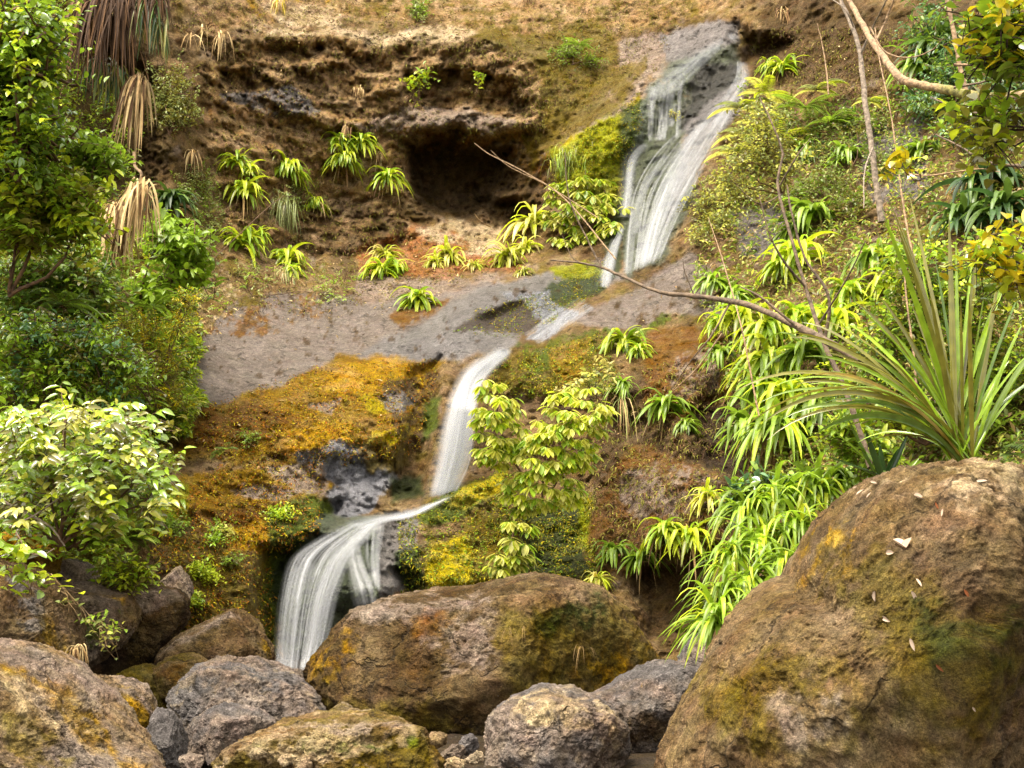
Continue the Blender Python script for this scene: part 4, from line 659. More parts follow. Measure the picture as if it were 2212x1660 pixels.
ROSETTES = [
    ('lime', 512, 352, 40, 'lime tuft highest of the cluster near the hanging dead fronds', G1, 0), ('lime', 535, 372, 38, 'small lime tuft just under the highest tuft of the cluster', G1, 0), ('lime', 620, 370, 54, 'full lime tuft above the hanging grass beard', G1, 0),
    ('lime', 528, 415, 54, 'umbrella-shaped lime tuft with dead leaves hanging under it', G1, 1), ('lime', 735, 310, 44, 'yellow-green tuft topmost of the stacked pair under a straw tuft', G1, 0), ('lime', 782, 312, 46, 'yellow-green tuft trailing away from the stacked pair', G1, 0),
    ('lime', 742, 350, 46, 'lower tuft of the stacked pair with a dead tail', G1, 1), ('lime', 838, 388, 48, 'single lime tuft with a straw skirt beside the cave mouth', G1, 1), ('lime', 678, 442, 34, 'little lime tuft below the grassy beard', G1, 0),
    ('lime', 520, 528, 62, 'wide green tuft with one yellow leaf at the foot of the cliff face', G1, 0), ('lime', 555, 512, 36, 'arching leaves rising behind the wide green tuft', G1, 0), ('lime', 622, 562, 54, 'bright tuft above a bare straw beard on the bowl edge', G1, 1),
    ('lime', 632, 588, 36, 'drooping leaves under the bright tuft on the bowl edge', G1, 0), ('lime', 825, 588, 52, 'green tuft with yellow tips on the reddish shelf', G1, 1), ('lime', 850, 580, 40, 'smaller tuft leaning against the yellow-tipped one', G1, 0),
    ('lime', 905, 652, 60, 'fresh green tuft growing on the grey rock slope', G1, 0), ('dark', 372, 440, 66, 'dark green broad-leaved tuft beside the dead frond column', G1, 0), ('pale', 400, 655, 30, 'thin yellowish tuft on the edge of the rock bowl', G1, 0),
    ('pale', 832, 550, 38, 'straw-coloured tuft on the red shelf above the yellow-tipped tuft', G2, 1), ('pale', 968, 558, 46, 'pale drooping tuft at the middle of the red shelf', G2, 1), ('pale', 940, 572, 30, 'pale small tuft touching the middle shelf tuft', G2, 0), ('pale', 1025, 575, 26, 'tiny pale tuft between the two larger shelf tufts', G2, 0),
    ('pale', 1098, 562, 52, 'pale green hanging tuft at the end of the red shelf', G2, 1), ('pale', 1130, 590, 26, 'tiny drooping tuft beside the hanging shelf tuft', G2, 0), ('pale', 1150, 488, 72, 'large pale tuft with long blades below the yellow-leaved shrub', G2, 1), ('pale', 1135, 540, 46, 'trailing pale blades under the large pale tuft', G2, 1),
    ('lime', 1345, 745, 62, 'lime tuft crowning the mossy shoulder above the leafy shrub', G3, 0), ('lime', 1380, 760, 40, 'drooping lime leaves on the flank of the shoulder tuft', G3, 0), ('green', 1435, 880, 68, 'single arching tuft on the brown face by the leafy shrub', G3, 1), ('green', 1480, 920, 34, 'thin trailing leaves beside the single arching tuft', G3, 0), ('green', 1345, 835, 38, 'grassy tuft over the long dead root beard', G3, 1),
    ('green', 1330, 1195, 50, 'green tuft over the end of the big brown boulder', G3, 0), ('green', 1385, 1208, 56, 'upright green tuft with bare roots over the big brown boulder', G3, 1), ('lime', 1440, 1150, 62, 'yellow-tipped tuft on the brown bank', G3, 1), ('lime', 1490, 1165, 66, 'drooping tuft with a yellow leaf on the brown bank', G3, 1), ('pale', 1530, 1080, 48, 'pale arching tuft topmost on the brown bank', G3, 0),
    ('pale', 1290, 1252, 34, 'flat pale sprig lying on the big brown boulder', G3, 0),
    ('lime', 1690, 150, 46, 'bright broad-leaved tuft above the ferns near the upper fall', G4, 1), ('lime', 1660, 148, 30, 'small bright tuft next to the broad-leaved one', G4, 0), ('lime', 1640, 290, 36, 'yellowish tuft among the pale ferns', G4, 0),
    ('green', 1760, 470, 74, 'hanging green tuft on the bare grey rock patch', G4, 0), ('green', 1715, 505, 54, 'trailing tuft at the lower edge of the grey rock patch', G4, 0), ('lime', 1725, 555, 80, 'broad lime tuft below the bare grey rock', G4, 0), ('lime', 1690, 580, 60, 'lime tuft crossing the thin forked sapling', G4, 0), ('green', 1540, 615, 52, 'feathery tuft above the long diagonal branch', G4, 0), ('green', 1585, 640, 46, 'tuft right behind the long diagonal branch', G4, 0), ('lime', 1600, 690, 70, 'tuft hanging just under the long diagonal branch', G4, 1), ('lime', 1555, 700, 48, 'narrow tuft at the rock edge under the diagonal branch', G4, 0),
    ('lime', 1660, 720, 84, 'big lime tuft between the diagonal branch and the rock edge', G4, 0), ('lime', 1720, 690, 70, 'lime tuft behind the middle of the diagonal branch', G4, 0), ('green', 1560, 770, 52, 'dark dangling tuft with a yellow leaf at the rock edge', G4, 1), ('lime', 1660, 790, 90, 'broad tuft in the middle of the hanging bank', G4, 0), ('green', 1740, 770, 90, 'green tuft in front of the dark sapling stem', G4, 0), ('lime', 1800, 700, 80, 'tuft touching the thick end of the diagonal branch', G4, 0), ('green', 1640, 845, 84, 'tuft with drooping blades over the dark hollow', G4, 0), ('lime', 1700, 860, 92, 'lime tuft crossed by long flax blades', G4, 0),
    ('big', 1680, 930, 118, 'largest tuft with brown roots at the foot of the hanging bank', G4, 1), ('green', 1620, 925, 80, 'tuft spilling beside the largest hanging tuft', G4, 1), ('green', 1760, 880, 80, 'shaded tuft behind the flax blades', G4, 0), ('lime', 1830, 640, 70, 'tuft above the thick end of the diagonal branch', G4, 0), ('green', 1880, 560, 80, 'leafy tuft behind the tall flax blades', G4, 0), ('lime', 1930, 620, 80, 'lime tuft deep behind the flax', G4, 0),
    ('dark', 2130, 400, 110, 'dark green broad tuft under the mossy log', G4, 0), ('dark', 2080, 480, 90, 'dark tuft below the dark broad tuft', G4, 0), ('dark', 2170, 460, 100, 'dark tuft at the edge of the slope beside the flax', G4, 0), ('green', 1985, 150, 70, 'green tuft behind the bend of the leaning log', G4, 0), ('dark', 2020, 110, 80, 'dark hanging tuft behind the upright bare stem', G4, 0), ('green', 1990, 330, 60, 'yellow-green tuft over grey rock below the log', G4, 0), ('green', 1740, 330, 50, 'green tuft under the pale ferns', G4, 0), ('green', 1830, 340, 50, 'tuft beside the pale sapling trunk', G4, 0),
    ('big', 1610, 1110, 90, 'tuft at the top of the lush bank', G5, 0), ('big', 1680, 1090, 96, 'full tuft on the crest of the lush bank', G5, 0), ('big', 1760, 1070, 96, 'tuft against the shoulder of the leaf-strewn boulder', G5, 0), ('big', 1640, 1170, 96, 'tuft in the middle of the lush bank', G5, 0), ('big', 1730, 1150, 90, 'bright tuft touching the notch of the leaf-strewn boulder', G5, 0), ('big', 1580, 1210, 84, 'tuft on the outer side of the lush bank', G5, 0), ('big', 1690, 1220, 84, 'tuft drooping into the boulder notch', G5, 0),
    ('big', 1620, 1260, 96, 'tuft low on the lush bank', G5, 0), ('big', 1560, 1300, 84, 'tuft above the lowest one on the lush bank', G5, 0), ('big', 1545, 1350, 90, 'lowest tuft of the lush bank over the shaded rock', G5, 0), ('big', 1640, 1310, 70, 'tuft resting on the leaf-strewn boulder flank', G5, 0), ('green', 1820, 1040, 70, 'tuft behind the top of the leaf-strewn boulder', G5, 0),
]
for i, (kd, x, y, r, lb, g, dry) in enumerate(ROSETTES):
    d = None
    if g == G5: d = 8.6 + (1350 - y) / 1350 * 6.5 + (1600 - x) * .0012
    elif g == G4 and x < 1900 and y > 550: d = float(D(x, y)) - .35
    rosette(kd, x, y, r, lb, g, dry, d)

# ferns
def fern_mesh(nf, names, flat=.5, pinn=22, spread=(math.pi * .9, math.pi * 2.1), el=(10, 60), k=1.0):
    mb = MB()
    for _ in range(nf):
        az, e = rng.uniform(*spread), math.radians(rng.uniform(*el)); d = np.array([math.cos(az) * math.cos(e), math.sin(az) * math.cos(e) * .8, math.sin(e)])
        L = rng.uniform(.7, 1.1); n = pinn; t = np.linspace(.08, 1, n); dr = rng.uniform(.5, 1.0); p = np.zeros(3); pts, dirs = [], []
        for q in t:
            c = nrm(d + DOWN * dr * q * 1.6); p = p + c * L / n; pts.append(p.copy()); dirs.append(c)
        pts, dirs = np.array(pts), np.array(dirs); side = nrm(np.cross(dirs, [0, 0, 1.])); c = pal(1, names, k)[0]
        plen = L * .24 * (np.sin(np.pi * np.clip(t, 0, 1) ** .7) ** .8 + .05)
        for sg in (-1, 1):
            leaves(mb, pts, side * sg + dirs * .45, plen, L / n * 1.15, .25, np.tile(c, (n, 1)) * rng.uniform(.85, 1.15, (n, 1)), 2, 'strap', .1, .1)
        tube(mb, np.vstack([[0, 0, 0], pts]), .008, .003, lin(PAL['brown']) * .8, 4)
    return mb.me('fronds', LEAF)
FERN = {'pale': [fern_mesh(8, ('pale', 'lime', 'dust')) for _ in range(3)], 'green': [fern_mesh(8, ('mid', 'bright')) for _ in range(2)], 'deep': [fern_mesh(7, ('deep', 'mid')) for _ in range(2)]}
def fern(kd, x, y, r, label, group=None, d=None):
    dd = (float(D(x, y)) - .7) if d is None else d; r *= 1.3
    o = root('fern', label, 'fern', P(x, y, dd), group); s = r * dd / F; o.scale = (s,) * 3; o.rotation_euler = (0, random.uniform(-.15, .15), random.uniform(-.4, .4)); put('fronds', random.choice(FERN[kd]), o)
GF = 'pale ferns beside the upper fall'
for a in [('pale', 1600, 235, 62, 'pale yellow-green fern spreading next to the upper fall', GF), ('pale', 1655, 205, 60, 'pale fern above the twiggy shrub', GF), ('pale', 1765, 195, 55, 'pale fern frond reaching furthest from the fall', GF), ('pale', 1610, 290, 66, 'large pale fern over the edge of the upper fall', GF), ('pale', 1680, 300, 90, 'broad pale fern with fan-like drooping fronds', GF), ('pale', 1590, 330, 60, 'pale fern lowest beside the upper fall', GF),
          ('green', 1740, 235, 70, 'green fern behind the pale fern cluster', GF), ('green', 1790, 265, 55, 'greener fern next to the pale sapling trunk', GF), ('pale', 1880, 220, 36, 'small yellowish fern under the bend of the log', GF), ('green', 1250, 98, 34, 'bright little fern on the ledge above the mossy ridge', None), ('deep', 480, 975, 36, 'dark green fern growing from the orange moss', None),
          ('green', 270, 1170, 86, 'soft green fern among the boulders below the glossy shrub', None, 11.4), ('green', 230, 1140, 60, 'small green fern beneath the glossy shrub', None, 11.3), ('green', 250, 590, 70, 'green fern low beside the dead frond column', 'ferns on the left bank', 14.6), ('green', 330, 665, 60, 'small fern above the feathery bush', 'ferns on the left bank', 14.8), ('pale', 395, 720, 46, 'pale fern at the edge of the bare rock bowl', 'ferns on the left bank', None), ('deep', 130, 660, 80, 'dark fern between the dark shrub and the blue-green shrub', 'ferns on the left bank', 12.8), ('green', 300, 870, 60, 'fern spreading between the feathery bush and the glossy shrub', 'ferns on the left bank', 13.4), ('pale', 400, 880, 40, 'small pale fern where the bank meets the orange moss', 'ferns on the left bank', None),
          ('deep', 2170, 985, 110, 'brown-green fern behind the leaf-strewn boulder', None, 8.4), ('deep', 2190, 620, 120, 'fern fronds behind the flax', None, 11.0), ('green', 1680, 480, 40, 'small fern in the middle of the right slope', None)]: fern(*a)

# leafy shrubs: twigs that carry leaves in sprays
HALF = nrm(np.array(sv) + np.array([0, -1., 0]))
def shrub(name, label, cat, cells, d, dth, nspray, per, ll, lw, names, droop=.5, stem=None, mat=None, roll=.4, group=None, k=1.0, upbias=.3, twig=.25, S=4, follow=False, sr=.012, stemcol='brown', prof='ovate', parts=('stem', 'foliage'), dens=1.6, flat=0):
    nspray = int(nspray * dens); cells = np.asarray(cells, float); area = cells[:, 2] * cells[:, 3]; pr = area / area.sum(); fo, st = MB(), MB()
    rx, ry = (cells[:, 0].mean(), cells[:, 1].max()) if stem is None else stem
    rootp = P(rx, ry, (float(D(rx, ry)) if follow else d)); hubs = []
    for c in cells:
        hp = P(c[0], c[1] + c[3] * .3, (float(D(c[0], c[1])) - dth * .5) if follow else d); hubs.append(hp)
        mid = (rootp + hp) / 2 + rng.normal(size=3) * .08 * np.linalg.norm(hp - rootp)
        tube(st, smooth_path([rootp, mid, hp], 9, .01), sr, sr * .5, lin(PAL[stemcol]) * .7, 5)
    ci = rng.choice(len(cells), nspray, p=pr); sc = d / F
    a = rng.uniform(0, 2 * math.pi, nspray); rr = np.sqrt(rng.uniform(0, 1, nspray)) * (1 + .28 * rng.normal(size=nspray))
    px = cells[ci, 0] + cells[ci, 2] * rr * np.cos(a); py = cells[ci, 1] + cells[ci, 3] * rr * np.sin(a)
    dd = (D(px, py) - rng.uniform(0, dth, nspray)) if follow else d + rng.uniform(-.5, .5, nspray) * dth * np.sqrt(np.clip(1 - rr ** 2 * .8, .1, 1))
    tip = P(px, py, dd); hub = np.array(hubs)[ci]
    ax = nrm(tip - hub + rng.normal(size=tip.shape) * .25 + np.array([0, -.15, upbias]) * .6)
    lng = twig * rng.uniform(.6, 1.3, nspray); b0 = tip - ax * lng[:, None]
    for i in range(0, nspray, 1 if nspray < 160 else 3):
        tube(st, smooth_path([hub[i], (hub[i] + b0[i]) / 2 + rng.normal(size=3) * .012, b0[i], b0[i] + ax[i] * lng[i] * .5 + rng.normal(size=3) * .01, tip[i]], 6), sr * .35, sr * .15, lin(PAL[stemcol]) * .8, 4)
    t = np.tile(np.linspace(.1, 1, per), nspray); R_ = lambda z: np.repeat(z, per, 0)
    axr = R_(ax); base = R_(b0) + axr * (R_(lng) * t)[:, None]
    sd = nrm(np.cross(axr, [0, 0, 1.] + rng.normal(size=axr.shape) * .3)); sg = np.tile(np.where(np.arange(per) % 2, 1., -1.), nspray)
    dv = axr * (.35 + .5 * t)[:, None] + sd * (sg * (1.1 - .6 * t))[:, None] + rng.normal(size=axr.shape) * .22
    if flat: dv[:, 2] *= .45
    n = nspray * per; cc = R_(pal(nspray, names, k, .12)) * (1 + .12 * rng.normal(size=(n, 1)))
    leaves(fo, base, dv, ll * rng.uniform(.6, 1.2, n), lw * rng.uniform(.7, 1.15, n), droop * rng.uniform(.4, 1.5, n), np.clip(cc, .008, .8), S, prof, .22, roll, (HALF + rng.normal(size=(n, 3)) * .2) if flat else None)
    o = root(name, label, cat, rootp, group)
    put(parts[0], st.me(parts[0], BARK, rootp), o); put(parts[1], fo.me(parts[1], mat or LEAF, rootp), o)
    return o
# trees and shrubs of the left bank
shrub('broadleaf_tree', 'bright broad-leaved tree whose crown fills the corner above the dead fronds', 'tree', [(30, 60, 110, 100), (75, 130, 65, 60), (30, 220, 95, 90), (85, 270, 55, 45), (20, 330, 80, 55), (80, 20, 60, 35), (-60, 150, 90, 150)], 12.5, 2.2, 640, 8, .112, .05, ('bright', 'mid', 'deep', 'mid', 'lime'), .6, (-330, 760), GLOSS, sr=.06, twig=.4, parts=('trunk', 'crown'))
shrub('leafy_branch', 'thin branch of fresh leaves reaching from the tree toward the dead fronds', 'branch', [(170, 310, 60, 30), (235, 345, 45, 30), (215, 330, 50, 30)], 13.0, .6, 60, 7, .12, .05, ('mid', 'bright'), .5, (40, 330), sr=.015)
shrub('yellow_green_shrub', 'yellow-green shrub under the bright tree', 'shrub', [(60, 400, 100, 55), (140, 420, 70, 50), (50, 470, 90, 50), (170, 470, 50, 30)], 12.6, 1.2, 260, 8, .115, .055, ('bright', 'olive', 'lime', 'mid'), .6, (20, 640), sr=.02, twig=.35)
shrub('leafy_shrub', 'mixed green shrub at the foot of the dead frond column', 'shrub', [(385, 520, 50, 40), (420, 570, 40, 28), (350, 490, 40, 22), (345, 630, 60, 40), (210, 520, 30, 30)], 15.8, 1.2, 230, 8, .15, .06, ('mid', 'bright', 'bright', 'mid'), .6, (330, 720), dens=1.1, sr=.02, twig=.4)
shrub('dark_shrub', 'shaded dark green shrub under the yellow-green shrub', 'shrub', [(60, 560, 110, 60), (170, 580, 80, 60), (80, 640, 110, 50), (210, 640, 60, 50)], 14.2, 1.4, 380, 7, .10, .045, ('deep', 'olive', 'deep', 'mid'), .6, (90, 740), k=1.3, sr=.02, twig=.35)
shrub('blue_green_shrub', 'blue-green glossy shrub across the middle of the left bank', 'shrub', [(70, 720, 110, 45), (190, 740, 90, 50), (270, 790, 60, 50), (120, 790, 110, 40), (30, 830, 60, 40), (210, 850, 80, 35)], 13.0, 1.2, 460, 8, .085, .036, ('blue', 'mid', 'bright', 'olive', 'bright'), .6, (100, 900), GLOSS, k=1.2, sr=.02, twig=.3)
shrub('feathery_bush', 'soft yellow-green feathery bush at the edge of the rock bowl', 'bush', [(320, 720, 55, 50), (350, 790, 45, 55), (340, 850, 60, 35), (270, 690, 50, 30), (390, 690, 35, 24), (385, 860, 30, 20), (400, 640, 30, 20)], 14.9, .8, 520, 10, .045, .016, ('ygreen_', 'olive', 'bright') if 0 else ('olive', 'bright', 'yellow'), .6, (320, 900), sr=.012, twig=.2, S=2)
shrub('glossy_shrub', 'glossy shrub with large leaves shining white above the left boulders', 'shrub', [(50, 900, 80, 45), (145, 875, 70, 35), (250, 905, 90, 40), (90, 970, 120, 45), (230, 980, 120, 45), (330, 1000, 60, 45), (60, 1050, 80, 40), (190, 1045, 90, 40), (320, 1070, 50, 25), (60, 1120, 80, 35), (210, 1100, 70, 30)], 10.4, 1.4, 230, 7, .115, .043, ('mid', 'bright', 'olive', 'lime', 'pale'), .55, (130, 1180), GLOSS, roll=.25, sr=.013, twig=.28, upbias=.4, flat=1)
shrub('shade_shrub', 'darker leafy shrub filling in beneath the glossy white-leaved shrub', 'shrub', [(60, 1060, 90, 50), (170, 1090, 90, 40), (290, 1050, 60, 40), (100, 1000, 120, 60), (250, 960, 90, 50)], 11.6, .8, 260, 7, .09, .04, ('deep', 'olive', 'mid'), .6, (130, 1200), sr=.014, twig=.28)
shrub('leafy_plant', 'light green leafy plant between the glossy shrub and the fern', 'plant', [(170, 1130, 50, 30), (215, 1110, 40, 25), (120, 1120, 40, 20)], 11.0, .4, 46, 6, .11, .055, ('bright', 'lime', 'mid'), .5, (170, 1190), GLOSS, sr=.01, twig=.2)
shrub('small_leaf_plant', 'low plant with neat pointed leaves in front of the flat-topped block', 'plant', [(240, 1225, 50, 22), (300, 1230, 45, 28), (270, 1250, 60, 16)], 11.3, .4, 64, 6, .075, .034, ('bright', 'olive', 'lime'), .5, (270, 1278), sr=.008, twig=.16)
shrub('leafy_twig', 'young leafy twig crossing the orange hump and brown boulder', 'twig', [(30, 1190, 40, 14), (70, 1240, 60, 18), (30, 1235, 40, 14)], 9.0, .3, 16, 4, .10, .055, ('bright', 'lime', 'mid'), .4, (-20, 1170), GLOSS, sr=.007, twig=.15)
shrub('hanging_twig', 'thin twig with round pale leaves dangling over the rounded grey-brown boulder', 'twig', [(150, 1300, 50, 14), (215, 1345, 45, 20), (235, 1370, 30, 14)], 9.9, .2, 14, 4, .05, .032, ('pale', 'bright', 'dust'), .6, (110, 1240), sr=.005, twig=.2, stemcol='tan')
shrub('olive_shrub', 'fine-leaved olive shrub hugging the cliff beside the dead frond bundle', 'shrub', [(370, 190, 55, 50), (350, 230, 40, 40), (400, 240, 35, 25)], 21.0, .5, 240, 8, .07, .03, ('olive', 'olive', 'dust'), .6, (365, 290), sr=.014, twig=.25, S=2, follow=True)
shrub('creeper', 'fine olive creeper spreading down the cliff below the broad dark tuft', 'creeper', [(430, 400, 45, 40), (450, 470, 40, 50), (420, 530, 40, 40), (650, 410, 40, 40)], 20, .3, 300, 8, .055, .025, ('olive', 'mid', 'dust'), .6, (430, 590), sr=.008, twig=.2, S=2, follow=True)
shrub('creeper', 'yellowish small-leaved creeper below the bright tuft on the bowl edge', 'creeper', [(545, 590, 40, 40), (720, 620, 50, 40), (430, 640, 60, 30)], 19, .3, 170, 8, .05, .024, ('olive', 'bright', 'dust'), .6, (545, 640), sr=.006, twig=.18, S=2, follow=True)
# centre shrubs
CREAM = ('pale', 'lime', 'pale', 'bright')
def layered(label, polys, d, n, ll, lw, stems):
    o = root('leafy_shrub', label, 'shrub', P(*stems[0][0], d + .3)); org = P(*stems[0][0], d + .3); fo, st = MB(), MB()
    for p in stems: tube(st, smooth_path([P(x, y, d + .2) for x, y in p], 10, .01), .016, .008, lin(PAL['brown']) * .7, 5)
    for poly, fr in polys:
        poly = np.asarray(poly, float); m = int(n * fr); x, y = [], []; step = F * ll / d * .72
        yy = poly[:, 1].min(); row = 0
        while yy < poly[:, 1].max():                                  # drooping tiers one under the other
            k = np.arange(poly[:, 0].min() - 20, poly[:, 0].max() + 20, step * .52); x.append(k + rng.normal(size=len(k)) * 6 + (row % 2) * 8); y.append(np.full(len(k), yy) + rng.normal(size=len(k)) * 3.5 + 9 * np.sin(k / 31 + row * 1.7)); yy += step * 1.2; row += 1
        x, y = np.concatenate(x), np.concatenate(y); s_ = sdf(poly, x + rng.normal(size=len(x)) * 6, y); ok = s_ > 0; x, y, s_ = x[ok], y[ok], s_[ok]
        dd = np.minimum(d, D(x, y) - .18) - .35 * sstep(0, 60, s_) + rng.normal(size=len(x)) * .05; hub = P(x, y, dd); N = 6
        for q in range(N):
            a = (q / (N - 1) - .5) * 2.5 + rng.normal(size=len(x)) * .2
            dv = np.stack([np.sin(a), -np.cos(a) * .45 - .2, -.2 - .55 * np.cos(a) + rng.normal(size=len(x)) * .16], 1)
            leaves(fo, hub + dv * .02, dv, ll * rng.uniform(.75, 1.2, len(x)), 1.15 * lw * rng.uniform(.8, 1.15, len(x)), .45 * rng.uniform(.5, 1.4, len(x)), pal(len(x), CREAM, 1, .12), 5, 'ovate', .2, .12)
    put('stem', st.me('stem', BARK, org), o); put('foliage', fo.me('foliage', LEAF, org), o)
layered('dense pale yellow-green shrub with layered leaves beside the middle fall', [([(1035, 830), (1085, 815), (1118, 860), (1120, 930), (1100, 1000), (1045, 1010), (1022, 960), (1030, 890)], .3), ([(1078, 965), (1150, 905), (1195, 850), (1270, 825), (1322, 875), (1312, 935), (1282, 955), (1290, 1000), (1250, 1035), (1262, 1080), (1200, 1108), (1105, 1105), (1085, 1060), (1105, 1015)], .7)], 14.75, 200, .115, .05, [[(1170, 1100), (1180, 1000), (1220, 880)], [(1150, 1050), (1090, 960), (1070, 850)], [(1190, 1060), (1260, 960), (1300, 880)]])
layered('small pale layered shrub hanging just above the big brown boulder', [([(1060, 1175), (1110, 1150), (1142, 1175), (1140, 1215), (1090, 1255), (1052, 1215)], 1), ([(1085, 1130), (1140, 1110), (1145, 1140), (1100, 1150)], 1)], 13.9, 60, .115, .046, [[(1110, 1130), (1105, 1180), (1095, 1240)]])
layered('thin yellow-leaved shrub between the cave and the upper fall', [([(1195, 395), (1250, 375), (1320, 385), (1340, 440), (1335, 480), (1280, 515), (1200, 530), (1180, 470)], 1)], 23, 60, .17, .07, [[(1290, 530), (1270, 460), (1240, 400)], [(1280, 520), (1300, 450), (1310, 400)]])
shrub('leafy_sprig', 'pale leafy sprigs on the mossy shoulder under the lime tuft', 'sprig', [(1265, 820, 28, 22), (1225, 845, 24, 14), (1300, 790, 26, 20)], 15.4, .3, 26, 7, .09, .04, ('pale', 'cream', 'dust'), .6, (1290, 860), sr=.007, twig=.22)
shrub('leafy_sprig', 'bright sprig clinging above the upper dark recess', 'sprig', [(905, 168, 20, 14), (890, 188, 16, 10), (918, 158, 12, 10)], 24.6, .2, 12, 5, .13, .06, ('lime', 'bright'), .5, (890, 240), sr=.012, twig=.3)
shrub('leafy_sprig', 'tiny bright sprig inside the upper dark recess', 'sprig', [(1030, 155, 9, 8), (1034, 170, 9, 8)], 24.8, .1, 4, 5, .1, .05, ('lime', 'bright'), .5, (1030, 200), sr=.008, twig=.2)
shrub('small_bush', 'pale green little bush on the ledge above the mossy ridge', 'bush', [(1230, 100, 32, 16), (1210, 115, 26, 14), (1280, 125, 26, 12)], 25.2, .5, 80, 8, .08, .03, ('dust', 'bright', 'mid'), .5, (1240, 140), sr=.01, twig=.3, S=2, follow=True)
shrub('small_bush', 'green weed on the rim above the pale rock edge', 'bush', [(905, 20, 18, 20), (900, 5, 14, 14)], 26.6, .5, 36, 7, .1, .04, ('mid', 'dust'), .5, (910, 50), sr=.01, twig=.25, S=2, follow=True)
GW = 'small weeds on the mossy rock'
for x, y, rx, ry, n, nm, lb in [(435, 1225, 22, 14, 40, ('lime', 'bright'), 'bright lime weed above the flat-topped block'), (455, 1240, 20, 10, 30, ('lime',), 'spreading lime weed beside the bright weed'), (420, 1290, 18, 14, 36, ('lime', 'bright'), 'lime weed hanging beside the flat-topped block'), (480, 1145, 28, 22, 26, ('bright', 'pale'), 'leafy weed in the amber moss patch'),
                                (500, 1205, 26, 12, 26, ('olive', 'bright'), 'small weed below the amber moss patch'), (372, 1130, 34, 18, 50, ('mid', 'bright'), 'grassy green weed at the top of the mossy bank'), (605, 1105, 30, 14, 40, ('lime', 'bright'), 'lime moss-like weed above the lower fall'), (540, 940, 28, 14, 26, ('olive', 'mid'), 'low weed on the orange moss bulge'), (460, 1160, 22, 10, 16, ('bright',), 'sparse weed beside the leafy one'), (1460, 245, 14, 8, 10, ('pale', 'yellow'), 'yellowish sprig in the middle of the upper fall')]:
    shrub('weed', lb, 'weed', [(x, y, rx, ry)], float(D(x, y)), .15, n, 6, .05, .024, nm, .5, (x, y + ry), sr=.004, twig=.1, group=GW, S=2, follow=True, parts=('stem', 'leaves'))
# right slope
shrub('twiggy_shrub', 'pale twiggy shrub with dark stem growing among the ferns', 'shrub', [(1640, 290, 70, 40), (1690, 340, 60, 35), (1600, 340, 50, 35), (1570, 380, 50, 30), (1650, 240, 50, 25)], 15.5, 1.2, 190, 7, .06, .03, ('pale', 'dust', 'olive'), .5, (1690, 420), sr=.010, twig=.35, stemcol='brown')
shrub('low_shrub', 'pale low shrub leaning over the foot of the upper fall', 'shrub', [(1530, 430, 45, 25), (1560, 470, 50, 25), (1600, 410, 60, 25), (1510, 500, 30, 20)], 19.5, .6, 170, 7, .07, .03, ('dust', 'olive', 'pale'), .5, (1560, 520), sr=.01, twig=.3, follow=True)
shrub('low_shrub', 'pale leafy mat in the middle of the right slope', 'shrub', [(1760, 400, 70, 26), (1800, 380, 50, 20), (1700, 420, 50, 20), (1840, 430, 50, 26)], 18.5, .6, 190, 7, .07, .03, ('dust', 'olive', 'mid'), .5, (1770, 450), sr=.01, twig=.3, follow=True)
shrub('low_shrub', 'mixed green low growth between the ferns and the leaning log', 'shrub', [(1850, 260, 70, 50), (1790, 320, 60, 40), (1900, 340, 40, 30), (1720, 270, 60, 40)], 19.5, .6, 260, 7, .07, .03, ('mid', 'olive', 'deep', 'dust'), .5, (1830, 400), sr=.01, twig=.3, follow=True)
shrub('dark_shrub', 'dark hanging greenery behind the upright bare stem', 'shrub', [(2010, 60, 60, 60), (2060, 150, 70, 70), (1990, 210, 50, 40), (2100, 260, 70, 50), (2180, 180, 60, 60)], 17.5, 1, 420, 7, .11, .04, ('deep', 'dark', 'mid', 'blue'), .8, (2080, 340), sr=.016, twig=.4, follow=True)
shrub('undergrowth_shrub', 'dense leafy undergrowth behind the flax', 'shrub', [(1980, 560, 90, 60), (2080, 620, 100, 80), (1960, 680, 90, 70), (2180, 560, 60, 60), (2060, 760, 90, 70), (1900, 760, 80, 70), (2170, 780, 70, 80), (1940, 880, 80, 60), (2110, 890, 80, 50), (1850, 860, 60, 60)], 13.0, 1.2, 720, 7, .085, .04, ('bright', 'mid', 'deep', 'lime', 'olive'), .6, (2000, 960), sr=.016, twig=.3)
shrub('overhanging_tree', 'yellow-green tree whose leaves hang into the corner above the mossy log', 'tree', [(2150, 30, 60, 40), (2190, 110, 50, 50), (2140, 100, 40, 30), (2210, 50, 60, 50)], 7.2, .8, 60, 6, .10, .055, ('yellow', 'lime', 'bright', 'mid'), .5, (2300, 160), GLOSS, sr=.016, twig=.22, stemcol='umber', parts=('trunk', 'crown'))
shrub('leafy_branch', 'leafy branch hanging just below the mossy log', 'branch', [(2060, 235, 40, 14), (2110, 245, 45, 16), (2180, 230, 40, 22), (2150, 300, 50, 30)], 7.4, .5, 34, 5, .09, .05, ('lime', 'bright', 'olive'), .5, (2260, 290), GLOSS, sr=.008, twig=.2, stemcol='umber')
shrub('leafy_branch', 'branch of rounded bright leaves crossing the tall flax blades', 'branch', [(2150, 530, 50, 25), (2190, 590, 40, 30), (2110, 560, 30, 20), (2200, 510, 30, 20)], 6.8, .4, 34, 5, .08, .05, ('yellow', 'lime', 'bright'), .5, (2280, 620), GLOSS, sr=.007, twig=.2, stemcol='umber')
shrub('leafy_twig', 'single yellow leafy twig with a white tip over the right slope', 'twig', [(1950, 345, 26, 8), (1925, 350, 14, 8)], 8.0, .15, 6, 4, .10, .05, ('yellow', 'lime'), .6, (1990, 390), GLOSS, sr=.004, twig=.15)
